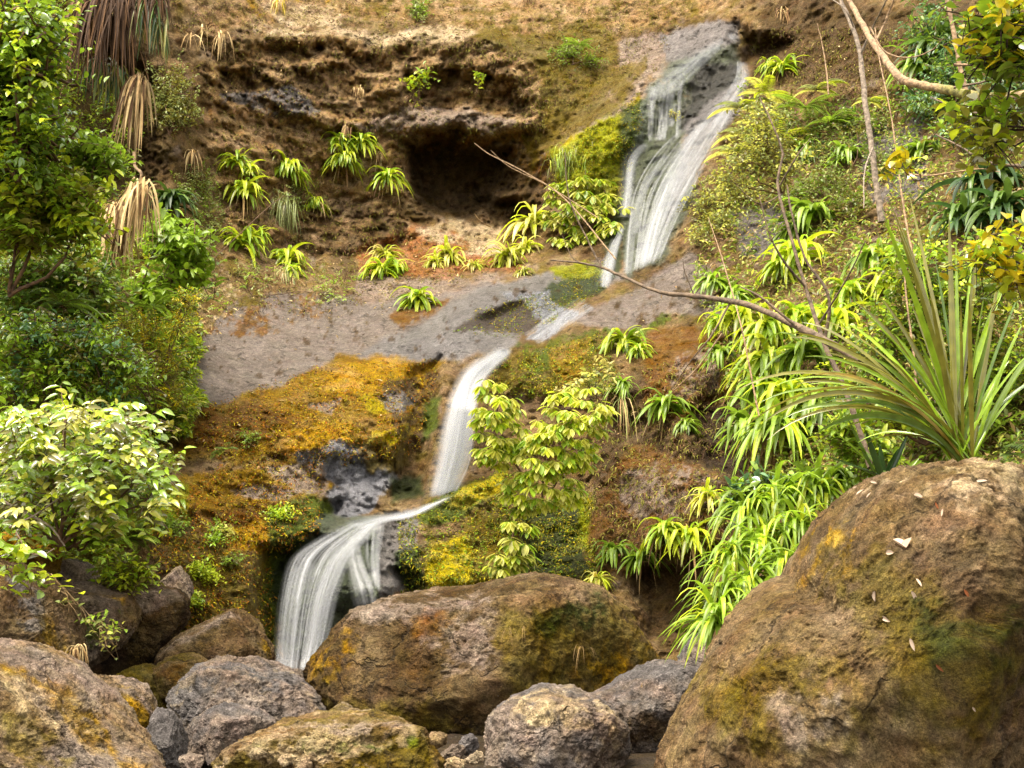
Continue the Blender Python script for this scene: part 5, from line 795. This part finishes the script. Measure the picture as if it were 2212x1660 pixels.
shrub('leafy_plant', 'broad-leaved plant between the lush bank and the brown bank', 'plant', [(1650, 1050, 60, 22), (1600, 1070, 40, 20), (1720, 1030, 50, 18)], 10.4, .4, 60, 6, .11, .05, ('mid', 'blue', 'bright'), .5, (1650, 1110), GLOSS, sr=.008, twig=.2)
shrub('leafy_plant', 'thin-leaved green plant beneath the lowest flax blades', 'plant', [(1870, 960, 60, 40), (1930, 1000, 50, 24), (1830, 920, 40, 24)], 9.4, .5, 90, 6, .09, .035, ('bright', 'mid', 'lime'), .5, (1900, 1040), sr=.008, twig=.22)

# hanging dead fronds, beards and grass tufts
def hang(name, label, cat, strands, names, wpx, d=None, group=None, mat=None, spread=6, part='dead_leaves', k=1.0, extra=None, dz=.12, up=.15, lat=.25):
    """strands: (x, y, dx, length px, count) bunches that fall from (x, y)"""
    x0, y0 = strands[0][:2]; d0 = (float(D(x0, y0)) - dz) if d is None else d; o = root(name, label, cat, P(x0, y0, d0), group); org = P(x0, y0, d0)
    def bunch(part, strands, names, mat):
        mb = MB()
        for x, y, dx, L, n in strands:
            xs = x + rng.normal(size=n) * spread; ys = y + rng.normal(size=n) * spread * .5; dd = d0 + rng.normal(size=n) * .06
            dv = np.c_[rng.normal(size=n) * lat + dx, -np.abs(rng.normal(size=n)) * .4, rng.uniform(-.3, up * 4, n)]
            leaves(mb, P(xs, ys, dd), dv, L * d0 / F * rng.uniform(.55, 1.15, n), wpx * d0 / F * rng.uniform(.5, 1.4, n), rng.uniform(1.6, 4, n), pal(n, names, k), 6, 'strap', .25, .7)
        put(part, mb.me(part, mat, org), o)
    bunch(part, strands, names, mat or DRY)
    if extra: bunch(*extra)
    return o
hang('dead_frond_skirt', 'wide dark skirt of dead fronds hanging from the cliff rim beside the bright tree', 'plant', [(215, -20, 0, 250, 80), (250, -10, .1, 250, 70), (190, 0, -.1, 220, 60), (275, -10, .15, 180, 40), (340, -30, 0, 110, 40), (300, -30, 0, 120, 30)], ('umber', 'brown', 'umber'), 5, 17.2, spread=14, up=0,
     extra=('leaves', [(220, 130, 0, 110, 60), (250, 150, .1, 100, 40), (320, 0, 0, 120, 40), (340, 40, 0, 120, 30)], ('deep', 'dark', 'olive'), LEAF))
hang('dead_frond_bundle', 'pale bundle of dead fronds dangling against the dark hollow', 'plant', [(302, 160, 0, 170, 46), (300, 190, 0, 190, 36), (310, 175, .05, 120, 20)], ('tan', 'straw', 'brown'), 5, 17.0, spread=6, up=0, lat=.12, k=.75)
hang('dead_frond_column', 'thick column of straw-coloured dead fronds above the left shrubs', 'plant', [(305, 390, 0, 150, 40), (310, 400, 0, 180, 40), (255, 440, 0, 150, 50), (265, 500, 0, 150, 30), (245, 440, 0, 120, 26)], ('tan', 'straw', 'straw', 'brown'), 6, 14.9, spread=9, up=0, lat=.14, k=.8)
GH = 'dry straw tufts on the upper cliff'
for a in [((480, 75, 0, 100, 22), 'long straw fronds hanging under the pale rock rim', 3.5), ((445, 65, 0, 90, 9), 'sparse straw fronds next to the long rim fronds', 3.5), ((413, 75, 0, 85, 8), 'narrow straw fronds nearest the olive shrub', 3.5), ((775, 190, 0, 32, 34), 'small straw tuft between the upper recesses', 2.2), ((746, 275, 0, 38, 24), 'straw tuft above the stacked lime pair', 2.2), ((415, 330, 0, 60, 30), 'faded tuft on the cliff beside the broad dark tuft', 2.5),
          ((600, 5, 0, 50, 60), 'golden grass tuft on the cliff rim', 2.2), ((1142, -5, 0, 50, 40), 'pale grass beard at the rim above the mossy ledge', 2.2), ((1690, 25, 0, 55, 26), 'straw tuft hanging by the black hole beside the upper fall', 3.0), ((690, 440, 0, 50, 20), 'dry tuft beside the grassy beard', 2.2), ((815, 330, 0, 50, 16), 'thin straw tail by the stacked lime pair', 2.0)]:
    hang('dry_tuft', a[1], 'plant', [a[0]], ('tan', 'straw', 'brown') if 'golden' not in a[1] else ('tan', 'amber') if 0 else ('tan', 'yellow', 'straw'), a[2], group=GH, spread=5)
hang('grass_beard', 'grey-green grass beard hanging between the lime tufts', 'plant', [(610, 435, 0, 100, 120), (620, 450, .05, 90, 60)], ('dust', 'olive', 'dust'), 1.8, spread=9, part='blades', mat=LEAF)
hang('grass_beard', 'straw and green grass beard under the bright bowl-edge tuft', 'plant', [(612, 590, 0, 80, 70), (630, 610, .05, 60, 50)], ('straw', 'dust', 'tan'), 1.8, spread=8, part='blades', mat=LEAF)
hang('root_beard', 'long thin beard of grass and dead roots beside the leafy shrub', 'plant', [(1345, 860, -.1, 130, 30), (1325, 940, -.1, 80, 34), (1315, 960, -.1, 70, 20)], ('tan', 'straw', 'dust'), 2.2, spread=6, part='roots')
hang('grass_beard', 'grassy green beard over the yellow moss by the upper fall', 'plant', [(1230, 330, 0, 60, 80), (1260, 350, 0, 60, 80), (1210, 350, 0, 50, 40)], ('bright', 'olive', 'lime'), 1.8, spread=16, part='blades', mat=LEAF)
hang('dry_grass', 'wispy dry grass with a bent knot on the big brown boulder', 'grass tuft', [(1095, 1355, .3, 50, 9), (1130, 1355, .0, 40, 5)], ('tan', 'tan'), .6, d=10.02, spread=3, part='blades')
hang('dry_grass', 'second wispy grass tuft drooping lower on the big brown boulder', 'grass tuft', [(1255, 1395, -.2, 60, 9), (1275, 1400, .4, 50, 5)], ('tan', 'tan'), .6, d=10.05, spread=3, part='blades')
hang('dead_frond_heap', 'curled pale dead fronds caught beside the brown mossy-flanked boulder', 'plant', [(165, 1400, .2, 60, 24), (175, 1440, .5, 50, 30), (195, 1460, .6, 50, 16)], ('tan', 'straw', 'brown'), 4, d=9.2, spread=5, up=.3)

# flax
def flax(label, base, d, tips, names, w, sag=.35):
    o = root('flax_plant', label, 'plant', P(base[0], base[1], d)); org = P(base[0], base[1], d); mb, mo = MB(), MB(); n_ = 14
    for i, (x, y, dd) in enumerate(tips):
        b = org + rng.normal(size=3) * .03; e = P(x, y, d + dd); L = np.linalg.norm(e - b)
        lat = abs(x - base[0]) / (abs(x - base[0]) + abs(y - base[1]) + 60)
        c1 = b + (e - b) * .28 + np.array([0, 0, L * sag * .55 * lat]); c2 = b + (e - b) * .74 + np.array([0, 0, L * sag * .42 * lat])
        t = np.linspace(0, 1, n_)[:, None]; c = (1 - t) ** 3 * b + 3 * t * (1 - t) ** 2 * c1 + 3 * t * t * (1 - t) * c2 + t ** 3 * e
        tg = nrm(np.gradient(c, axis=0)); sdv = nrm(np.cross(tg, nrm(rng.normal(size=3) * .5 + np.array([0, -.6, .6]))))
        nn = np.cross(sdv, tg); wd = w * rng.uniform(.6, 1.15) * np.minimum(1, .45 + 1.6 * t) * (1 - t ** 4) * .5 + .001
        v = np.stack([c - sdv * wd + nn * wd * .35, c - nn * wd * .2, c + sdv * wd + nn * wd * .35], 1).reshape(-1, 3)
        f = np.array([[k * 3 + j, k * 3 + j + 1, k * 3 + 4 + j, k * 3 + 3 + j] for k in range(n_ - 1) for j in (0, 1)])
        old = i in (15, 36); cc = lin((150, 126, 50)) if old else pal(1, names, 1, .15)[0]
        (mo if old else mb).add(v, f, cc)
    put('blades', mb.me('blades', GLOSS, org), o); mo.empty() or put('withered_blades', mo.me('withered_blades', LEAF, org), o)
tips = [(1965, 425, .6), (1940, 470, .3), (1905, 452, 0), (2065, 520, .4), (2050, 470, .2), (2100, 560, .3), (2130, 610, .2), (2020, 560, .5), (1900, 640, .2), (1850, 655, 0), (1830, 700, .2), (1810, 640, -.2), (1770, 690, .3), (1740, 770, .1), (1700, 720, .3), (1760, 810, -.2), (1650, 912, -.3), (1640, 870, 0), (1690, 905, .2), (1720, 830, .2), (1780, 870, -.1), (1830, 780, -.2),
        (1880, 770, .2), (1930, 720, 0), (1970, 660, .2), (2010, 640, -.2), (2160, 590, .3), (2200, 640, 0), (2215, 690, .2), (2230, 760, -.2), (2240, 820, .2), (2250, 880, 0), (2190, 560, .4), (2290, 700, .1), (2300, 800, .2), (1990, 760, -.1), (1900, 850, .2), (1840, 900, .1), (2120, 480, .5), (2075, 640, -.2), (2140, 700, .1), (2180, 780, .2), (1960, 800, .3), (1800, 940, -.2), (1870, 960, .1)]
tips = tips + [(x + random.uniform(-70, 50), y + random.uniform(-30, 70), dd + random.uniform(-.3, .3)) for x, y, dd in tips if x < 2120 and random.random() < .6]
flax('tall flax clump with long arching blades behind the leaf-strewn boulder', (2085, 1000), 7.9, tips, ('deep', 'mid', 'olive', 'olive', 'bright'), .034, .75)
flax('small clump of dark blades in front of the lush bank', (1920, 1050), 8.6, [(1830, 900, 0), (1800, 930, .1), (1850, 960, 0), (1780, 985, .1), (1870, 930, -.1), (1900, 960, 0), (1940, 970, .1), (1815, 1000, 0), (1960, 940, .1), (1985, 990, 0)], ('deep', 'dark', 'mid'), .045, .2)

# trunks, saplings, bare branches
def stick(name, label, cat, paths, col, group=None, sides=8, mosscol=None):
    """paths: list of (points (x, y, depth), r0, r1); the first is the main stem, the rest its branches"""
    p0 = paths[0][0][0]; org = P(*p0); o = root(name, label, cat, org, group)
    for i, (pts, r0, r1) in enumerate(paths):
        mb = MB(); pp = smooth_path([P(*q) for q in pts], 5 * len(pts), max(r0 * .07, .001)); tube(mb, pp, r0, r1, lin(PAL.get(col, RC.get(col))), sides if i == 0 else 5, .06)
        c = mb.c[0].copy()
        if mosscol is not None and i == 0:
            m = sstep(-.1, .3, fbm(mb.v[0] * 6, 3) + .25 * (mb.v[0][:, 0] > org[0] - 9))[:, None]; xx = pix(mb.v[0])[0]; m = m * sstep(1960, 2080, xx)[:, None]; c = c * (1 - m) + lin(PAL[mosscol]) * .8 * m
        mb.c[0] = c
        put('stem' if i == 0 else 'side_branch', mb.me('stem' if i == 0 else 'side_branch', BARK, org), o)
PAL['bark'] = (150, 122, 90); PAL['greybark'] = (138, 122, 104); PAL['darkbark'] = (104, 86, 66)
stick('fallen_log', 'leaning pale log bending to a mossy lower end in the corner', 'log', [([(2330, 225, 11.2), (2212, 208, 11.6), (2150, 214, 11.9), (2080, 202, 12.3), (2000, 186, 12.8), (1950, 172, 13.1), (1920, 140, 13.5), (1885, 90, 14.2), (1850, 30, 14.8), (1825, -20, 15.2), (1800, -80, 16)], .05, .024), ([(1890, 95, 14.1), (1915, 40, 14.2), (1945, -40, 14)], .014, .008)], 'bark', mosscol='olive')
stick('sapling', 'slim grey sapling trunk crossing the right slope', 'sapling', [([(1905, 480, 14.2), (1893, 400, 14.3), (1885, 330, 14.4), (1870, 230, 14.6), (1858, 120, 14.9), (1838, 50, 15.2), (1800, -30, 15.6)], .038, .02), ([(1858, 120, 14.9), (1885, 60, 14.8), (1905, 20, 14.6), (1930, -30, 14.4)], .014, .008), ([(1845, 60, 15), (1825, 20, 15), (1785, -10, 15.3)], .012, .006), ([(1885, 320, 14.3), (1868, 370, 13.8), (1866, 450, 13.4)], .01, .006)], 'greybark')
stick('sapling', 'straight bare stem rising behind the mossy log', 'stem', [([(2092, 215, 13.6), (2075, 150, 13.7), (2062, 80, 13.8), (2048, 10, 13.9), (2040, -40, 14)], .026, .02)], 'bark')
stick('long_branch', 'long dark diagonal branch pointing at the foot of the upper fall', 'branch', [([(1860, 780, 8.6), (1790, 740, 8.9), (1700, 695, 9.2), (1600, 655, 9.6), (1500, 640, 9.9), (1420, 630, 10.2), (1340, 595, 10.6), (1280, 573, 10.9), (1190, 562, 11.2)], .028, .006), ([(1720, 705, 9.1), (1640, 640, 9.2), (1600, 620, 9.3)], .01, .004), ([(1580, 650, 9.7), (1540, 720, 9.6), (1500, 770, 9.6), (1450, 840, 9.7)], .008, .003), ([(1300, 580, 10.8), (1270, 520, 10.9), (1230, 430, 11), (1220, 330, 11.1)], .009, .004), ([(1500, 640, 9.9), (1480, 590, 9.9), (1475, 560, 9.9)], .005, .002), ([(1290, 575, 10.9), (1240, 560, 11), (1215, 510, 11.1)], .005, .002)], 'darkbark')
stick('forked_sapling', 'dark forked sapling rising from the hanging bank through the ferns', 'sapling', [([(1880, 1010, 8.9), (1860, 940, 9.0), (1820, 830, 9.2), (1780, 740, 9.4), (1740, 620, 9.7), (1705, 500, 9.9), (1680, 400, 10.1), (1690, 330, 10.2), (1665, 260, 10.3), (1640, 210, 10.4)], .02, .005), ([(1782, 740, 9.4), (1790, 640, 9.4), (1740, 560, 9.5), (1710, 460, 9.6), (1700, 400, 9.7)], .013, .006), ([(1740, 620, 9.7), (1690, 560, 9.6), (1660, 500, 9.6), (1640, 420, 9.7)], .01, .004), ([(1685, 400, 10.1), (1720, 340, 10), (1750, 300, 10)], .008, .003), ([(1690, 420, 10.1), (1640, 440, 10), (1590, 400, 10)], .006, .003), ([(1770, 700, 9.4), (1830, 600, 9.2), (1870, 520, 9.1)], .008, .004)], 'darkbark')
GB = 'thin bare stems on the right slope'
for lb, pts, r in [('thin arching twig crossing from the slope to the mossy log', [(1910, 355, 12), (1950, 372, 11.8), (2000, 380, 11.6), (2060, 372, 11.4), (2120, 365, 11.2), (2160, 372, 11)], .008), ('slender pale stem leaning beside the sapling trunk', [(1990, 620, 12), (1965, 520, 12.3), (1945, 400, 12.6), (1925, 250, 13), (1900, 130, 13.5), (1890, 60, 13.8)], .012), ('bare crossing twigs under the yellow-green corner tree', [(2060, 140, 9), (2110, 142, 9), (2160, 145, 8.8), (2230, 150, 8.6)], .010), ('dark twig running beneath the bare crossing twigs', [(2060, 190, 8.8), (2120, 178, 8.7), (2190, 160, 8.5), (2240, 130, 8.4)], .009),
                   ('curved vine dropping from the log bend', [(1880, 60, 13), (1910, 110, 12.8), (1960, 125, 12.6), (2010, 110, 12.4), (2040, 80, 12.2)], .009), ('thin upright dry stalk near the black hole', [(1790, 205, 18), (1785, 150, 18.2), (1775, 90, 18.4), (1765, 50, 18.5)], .012), ('wiry stem stretching across the cave mouth', [(1330, 560, 20), (1220, 430, 21), (1130, 370, 21.5), (1060, 335, 22), (1025, 310, 22.3)], .012), ('second wiry stem under the cave mouth stem', [(1290, 470, 21), (1180, 400, 21.6), (1100, 360, 22), (1060, 325, 22.2)], .009), ('short curved root at the cave floor', [(1060, 490, 23.5), (1040, 480, 23.3), (1025, 462, 23.2)], .014),
                   ('thin dead twig dangling over the brown face', [(1560, 720, 12), (1510, 790, 12), (1470, 830, 12), (1440, 860, 12.2)], .007), ('dark branch low across the flax fern gap', [(2212, 360, 8.4), (2130, 350, 8.6), (2080, 320, 8.8), (2020, 290, 9)], .012), ('slim dark twig between the corner leaves and flax', [(2230, 250, 8), (2150, 245, 8.2), (2080, 240, 8.4), (2010, 210, 8.7)], .01), ('pale upright stem beside the thin forked sapling', [(1640, 900, 12.6), (1600, 700, 13), (1560, 560, 13.6), (1530, 470, 14)], .01),
                   ('bare stem rising out of the leafy undergrowth', [(1985, 900, 10.5), (1975, 780, 10.6), (1960, 660, 10.8), (1950, 560, 11)], .012)]:
    stick('bare_twig', lb, 'twig', [(pts, r, r * .4)], 'bark' if 'dark' not in lb else 'darkbark', GB, 5)
# tree stump-like trunk and dead twigs in the left bank
stick('vine', 'thin curling root dangling from the dead frond bundle to the column', 'vine', [([(290, 330, 16.6), (292, 360, 16.5), (305, 375, 16.4), (300, 400, 16.4)], .02, .015)], 'bark')
stick('bare_twig', 'dry grey twigs low inside the glossy shrub', 'twig', [([(0, 1080, 10.4), (60, 1110, 10.3), (110, 1140, 10.2), (140, 1180, 10.2)], .012, .006), ([(20, 1140, 10.3), (80, 1110, 10.2), (150, 1060, 10.2), (190, 1040, 10.1)], .008, .004)], 'greybark')
stick('bare_twig', 'bent twig arching over the orange hump', 'twig', [([(35, 1150, 9.4), (60, 1190, 9.3), (90, 1200, 9.3), (118, 1185, 9.4)], .006, .004)], 'darkbark')

# fallen leaves on the leaf-strewn boulder (each can be picked up) -----------------------------------------
dg = bpy.context.evaluated_depsgraph_get(); dg.update()
def ray(x, y):
    dv = Vector(P(x, y, 1.0) - CAM).normalized(); hit, loc, nor, _, ob, _ = C.ray_cast(dg, Vector(CAM), dv)
    return (np.array(loc), np.array(nor)) if hit else (P(x, y, 7), np.array([0, -1., 0]))
FALLEN = [(1890, 1044, 22, 30, 'pale narrow leaf lying alone at the boulder crest'), (1860, 1066, 24, -40, 'tan leaf near the mossy tuft on the boulder'), (1880, 1072, 18, -60, 'small curled leaf beside the tan leaf'), (1984, 1078, 34, -8, 'slender whitish leaf above the large crumpled leaf'), (1945, 1180, 46, 70, 'large crumpled pinkish leaf on the boulder'), (1962, 1178, 40, -60, 'crumpled leaf overlapping the large pinkish one'),
          (1925, 1195, 22, 10, 'small leaf fragment under the crumpled pair'), (1895, 1288, 26, 80, 'narrow pale leaf below the crumpled pair'), (1984, 1262, 26, 75, 'short pale leaf standing on end'), (1972, 1288, 34, 55, 'curved pale leaf beside the one standing on end'), (1917, 1336, 38, 5, 'long cream leaf lying level on the boulder face'), (1972, 1393, 32, 65, 'cream leaf lowest on the boulder face'), (2025, 1092, 18, 60, 'reddish sliver of leaf'), (2038, 1108, 20, 100, 'brown upright sliver of leaf'),
          (2085, 1280, 26, 50, 'dull red leaf in the mossy hollow of the boulder'), (2030, 1440, 26, 40, 'red-brown leaf beside a dark crack'), (2100, 1530, 18, 45, 'pale fragment low on the boulder flank'), (1850, 1055, 14, 20, 'tiny leaf at the boulder shoulder'), (2120, 1042, 30, 10, 'forked pale twiglet on the boulder crest')]
for x, y, L, a, lb in FALLEN:
    pt, n = ray(x, y); n = nrm(n); n = n * -np.sign(n @ (pt - CAM)); d = np.linalg.norm(pt - CAM); t = RT * math.cos(math.radians(a)) - UP * math.sin(math.radians(a)); t = nrm(t - n * (t @ n)); mb = MB()
    pc = ('straw', 'cream') if 'red' not in lb else ('orange', 'brown'); Lm = .85 * L * d / F
    leaves(mb, (pt + n * .012 - t * Lm / 2)[None], t[None], Lm, Lm * (.28 if 'crumpled' not in lb else .6), .1, lin((196, 172, 148))[None] if 'red' not in lb else lin((165, 100, 62))[None], 6, 'ovate', .5, 0, n[None])
    o = put('fallen_leaf', mb.me('fallen_leaf', DRY, pt), None, pt); tag(o, lb, 'leaf', 'fallen leaves on the big boulder')

# uncountable small growth -------------------------------------------------------------------------------
def scatter(name, label, regions, mat, ll, lw, names, kind='stuff', S=2, droop=.6, off=.03, k=1.0, prof='ovate', flat=False):
    mb = MB()
    for poly, n in regions:
        poly = np.asarray(poly, float); x = rng.uniform(poly[:, 0].min(), poly[:, 0].max(), n * 3); y = rng.uniform(poly[:, 1].min(), poly[:, 1].max(), n * 3)
        nz = fbm(np.c_[x / 34, y / 34, np.full(len(x), 2.2)], 3); ok = (sdf(poly, x, y) + (14 if flat or ll < .06 else 70) * nz > 0) & (nz + rng.normal(size=len(x)) * .2 > -.08); x, y = x[ok][:n], y[ok][:n]; m = len(x)
        dd = D(x, y); b = P(x, y, dd - off * rng.uniform(.1, 1, m)); d = nrm(np.c_[rng.normal(size=m), -np.abs(rng.normal(size=m)) * .8, rng.normal(size=m) * .6 + (.35 if not flat else -.1)])
        leaves(mb, b, d, ll * rng.uniform(.5, 1.4, m), lw * rng.uniform(.6, 1.3, m), droop * rng.uniform(.3, 1.6, m), pal(m, names, k, .2), S, prof, .2, .6)
    return tag(put(name, mb.me(name, mat)), label, 'plants', kind=kind)
LEFTB = [(-100, -60), (150, -60), (330, 420), (430, 640), (400, 880), (330, 1100), (240, 1250), (-100, 1250)]
RIGHTB = [(1620, 180), (1800, 250), (1980, 200), (2280, 260), (2280, 1050), (1900, 1050), (1640, 1040), (1600, 900), (1540, 700), (1500, 600), (1540, 400)]
scatter('ground_cover', 'small-leaved ground cover on the left bank', [(LEFTB, 22000), ([(280, 640), (400, 640), (440, 740), (430, 880), (370, 960), (260, 780)], 11000)], LEAF, .085, .036, ('olive', 'mid', 'bright', 'lime'), off=.5)
scatter('ground_cover', 'tangled grass and small leaves on the right slope', [(RIGHTB, 19000)], LEAF, .10, .034, ('olive', 'mid', 'bright', 'dust', 'pale', 'tan'), off=.25)
scatter('moss_tufts', 'fine moss and rootlets fringing the cliff ledges', [([(440, 90), (1150, 110), (1180, 300), (880, 320), (860, 540), (480, 500)], 7000), ([(360, 0), (1500, 0), (1400, 130), (1250, 240), (1140, 280), (1120, 130), (440, 80)], 9000), ([(1280, 860), (1560, 740), (1580, 1180), (1280, 1220)], 5000), ([(430, 560), (900, 500), (1150, 540), (900, 640), (480, 680)], 3500), ([(1620, 60), (1960, 60), (1960, 250), (1640, 200)], 4000)], DRY, .075, .014, ('brown', 'olive', 'olive', 'umber'), droop=1.6, off=.06, prof='grass')
scatter('moss_tufts', 'short moss tips over the orange and yellow moss', [([(370, 900), (700, 790), (950, 775), (900, 980), (700, 1010), (690, 1150), (590, 1210), (590, 1400), (400, 1380), (300, 1120), (480, 1000)], 16000)], DRY, .035, .012, ('orange', 'olive', 'yellow', 'brown'), droop=.8, off=.02, prof='grass', k=.8)
scatter('moss_tufts', 'short green and yellow moss tips on the rock beside the falls', [([(1130, 660), (1200, 600), (1320, 560), (1310, 620), (1180, 700)], 1600), ([(980, 715), (1030, 670), (1130, 640), (1200, 690), (1120, 730)], 700), ([(860, 1130), (1090, 1005), (1130, 1080), (1100, 1280), (870, 1290)], 4200), ([(1180, 350), (1380, 200), (1390, 270), (1330, 460), (1200, 420)], 4200), ([(1060, 780), (1300, 720), (1350, 850), (1060, 860)], 3600), ([(1050, 1100), (1290, 1060), (1290, 1250), (1100, 1270)], 4000)], DRY, .04, .013, ('yellow', 'olive', 'bright', 'olive'), droop=.8, off=.02, prof='grass', k=.8)
scatter('leaf_litter', 'pale dead leaves and twigs littering the rock ledges', [([(430, 600), (900, 480), (1150, 520), (900, 680), (480, 700)], 700), ([(370, 580), (500, 600), (470, 720), (420, 800), (390, 700)], 600), ([(500, 20), (1100, 30), (1140, 260), (480, 250)], 320), ([(380, 700), (800, 700), (860, 900), (650, 1020), (400, 1030)], 130), ([(1280, 600), (1560, 560), (1560, 1180), (1280, 1200)], 160), ([(1650, 60), (1950, 100), (1960, 480), (1560, 540)], 420)], DRY, .07, .022, ('straw', 'tan', 'straw', 'brown'), droop=.3, off=.02, flat=True)
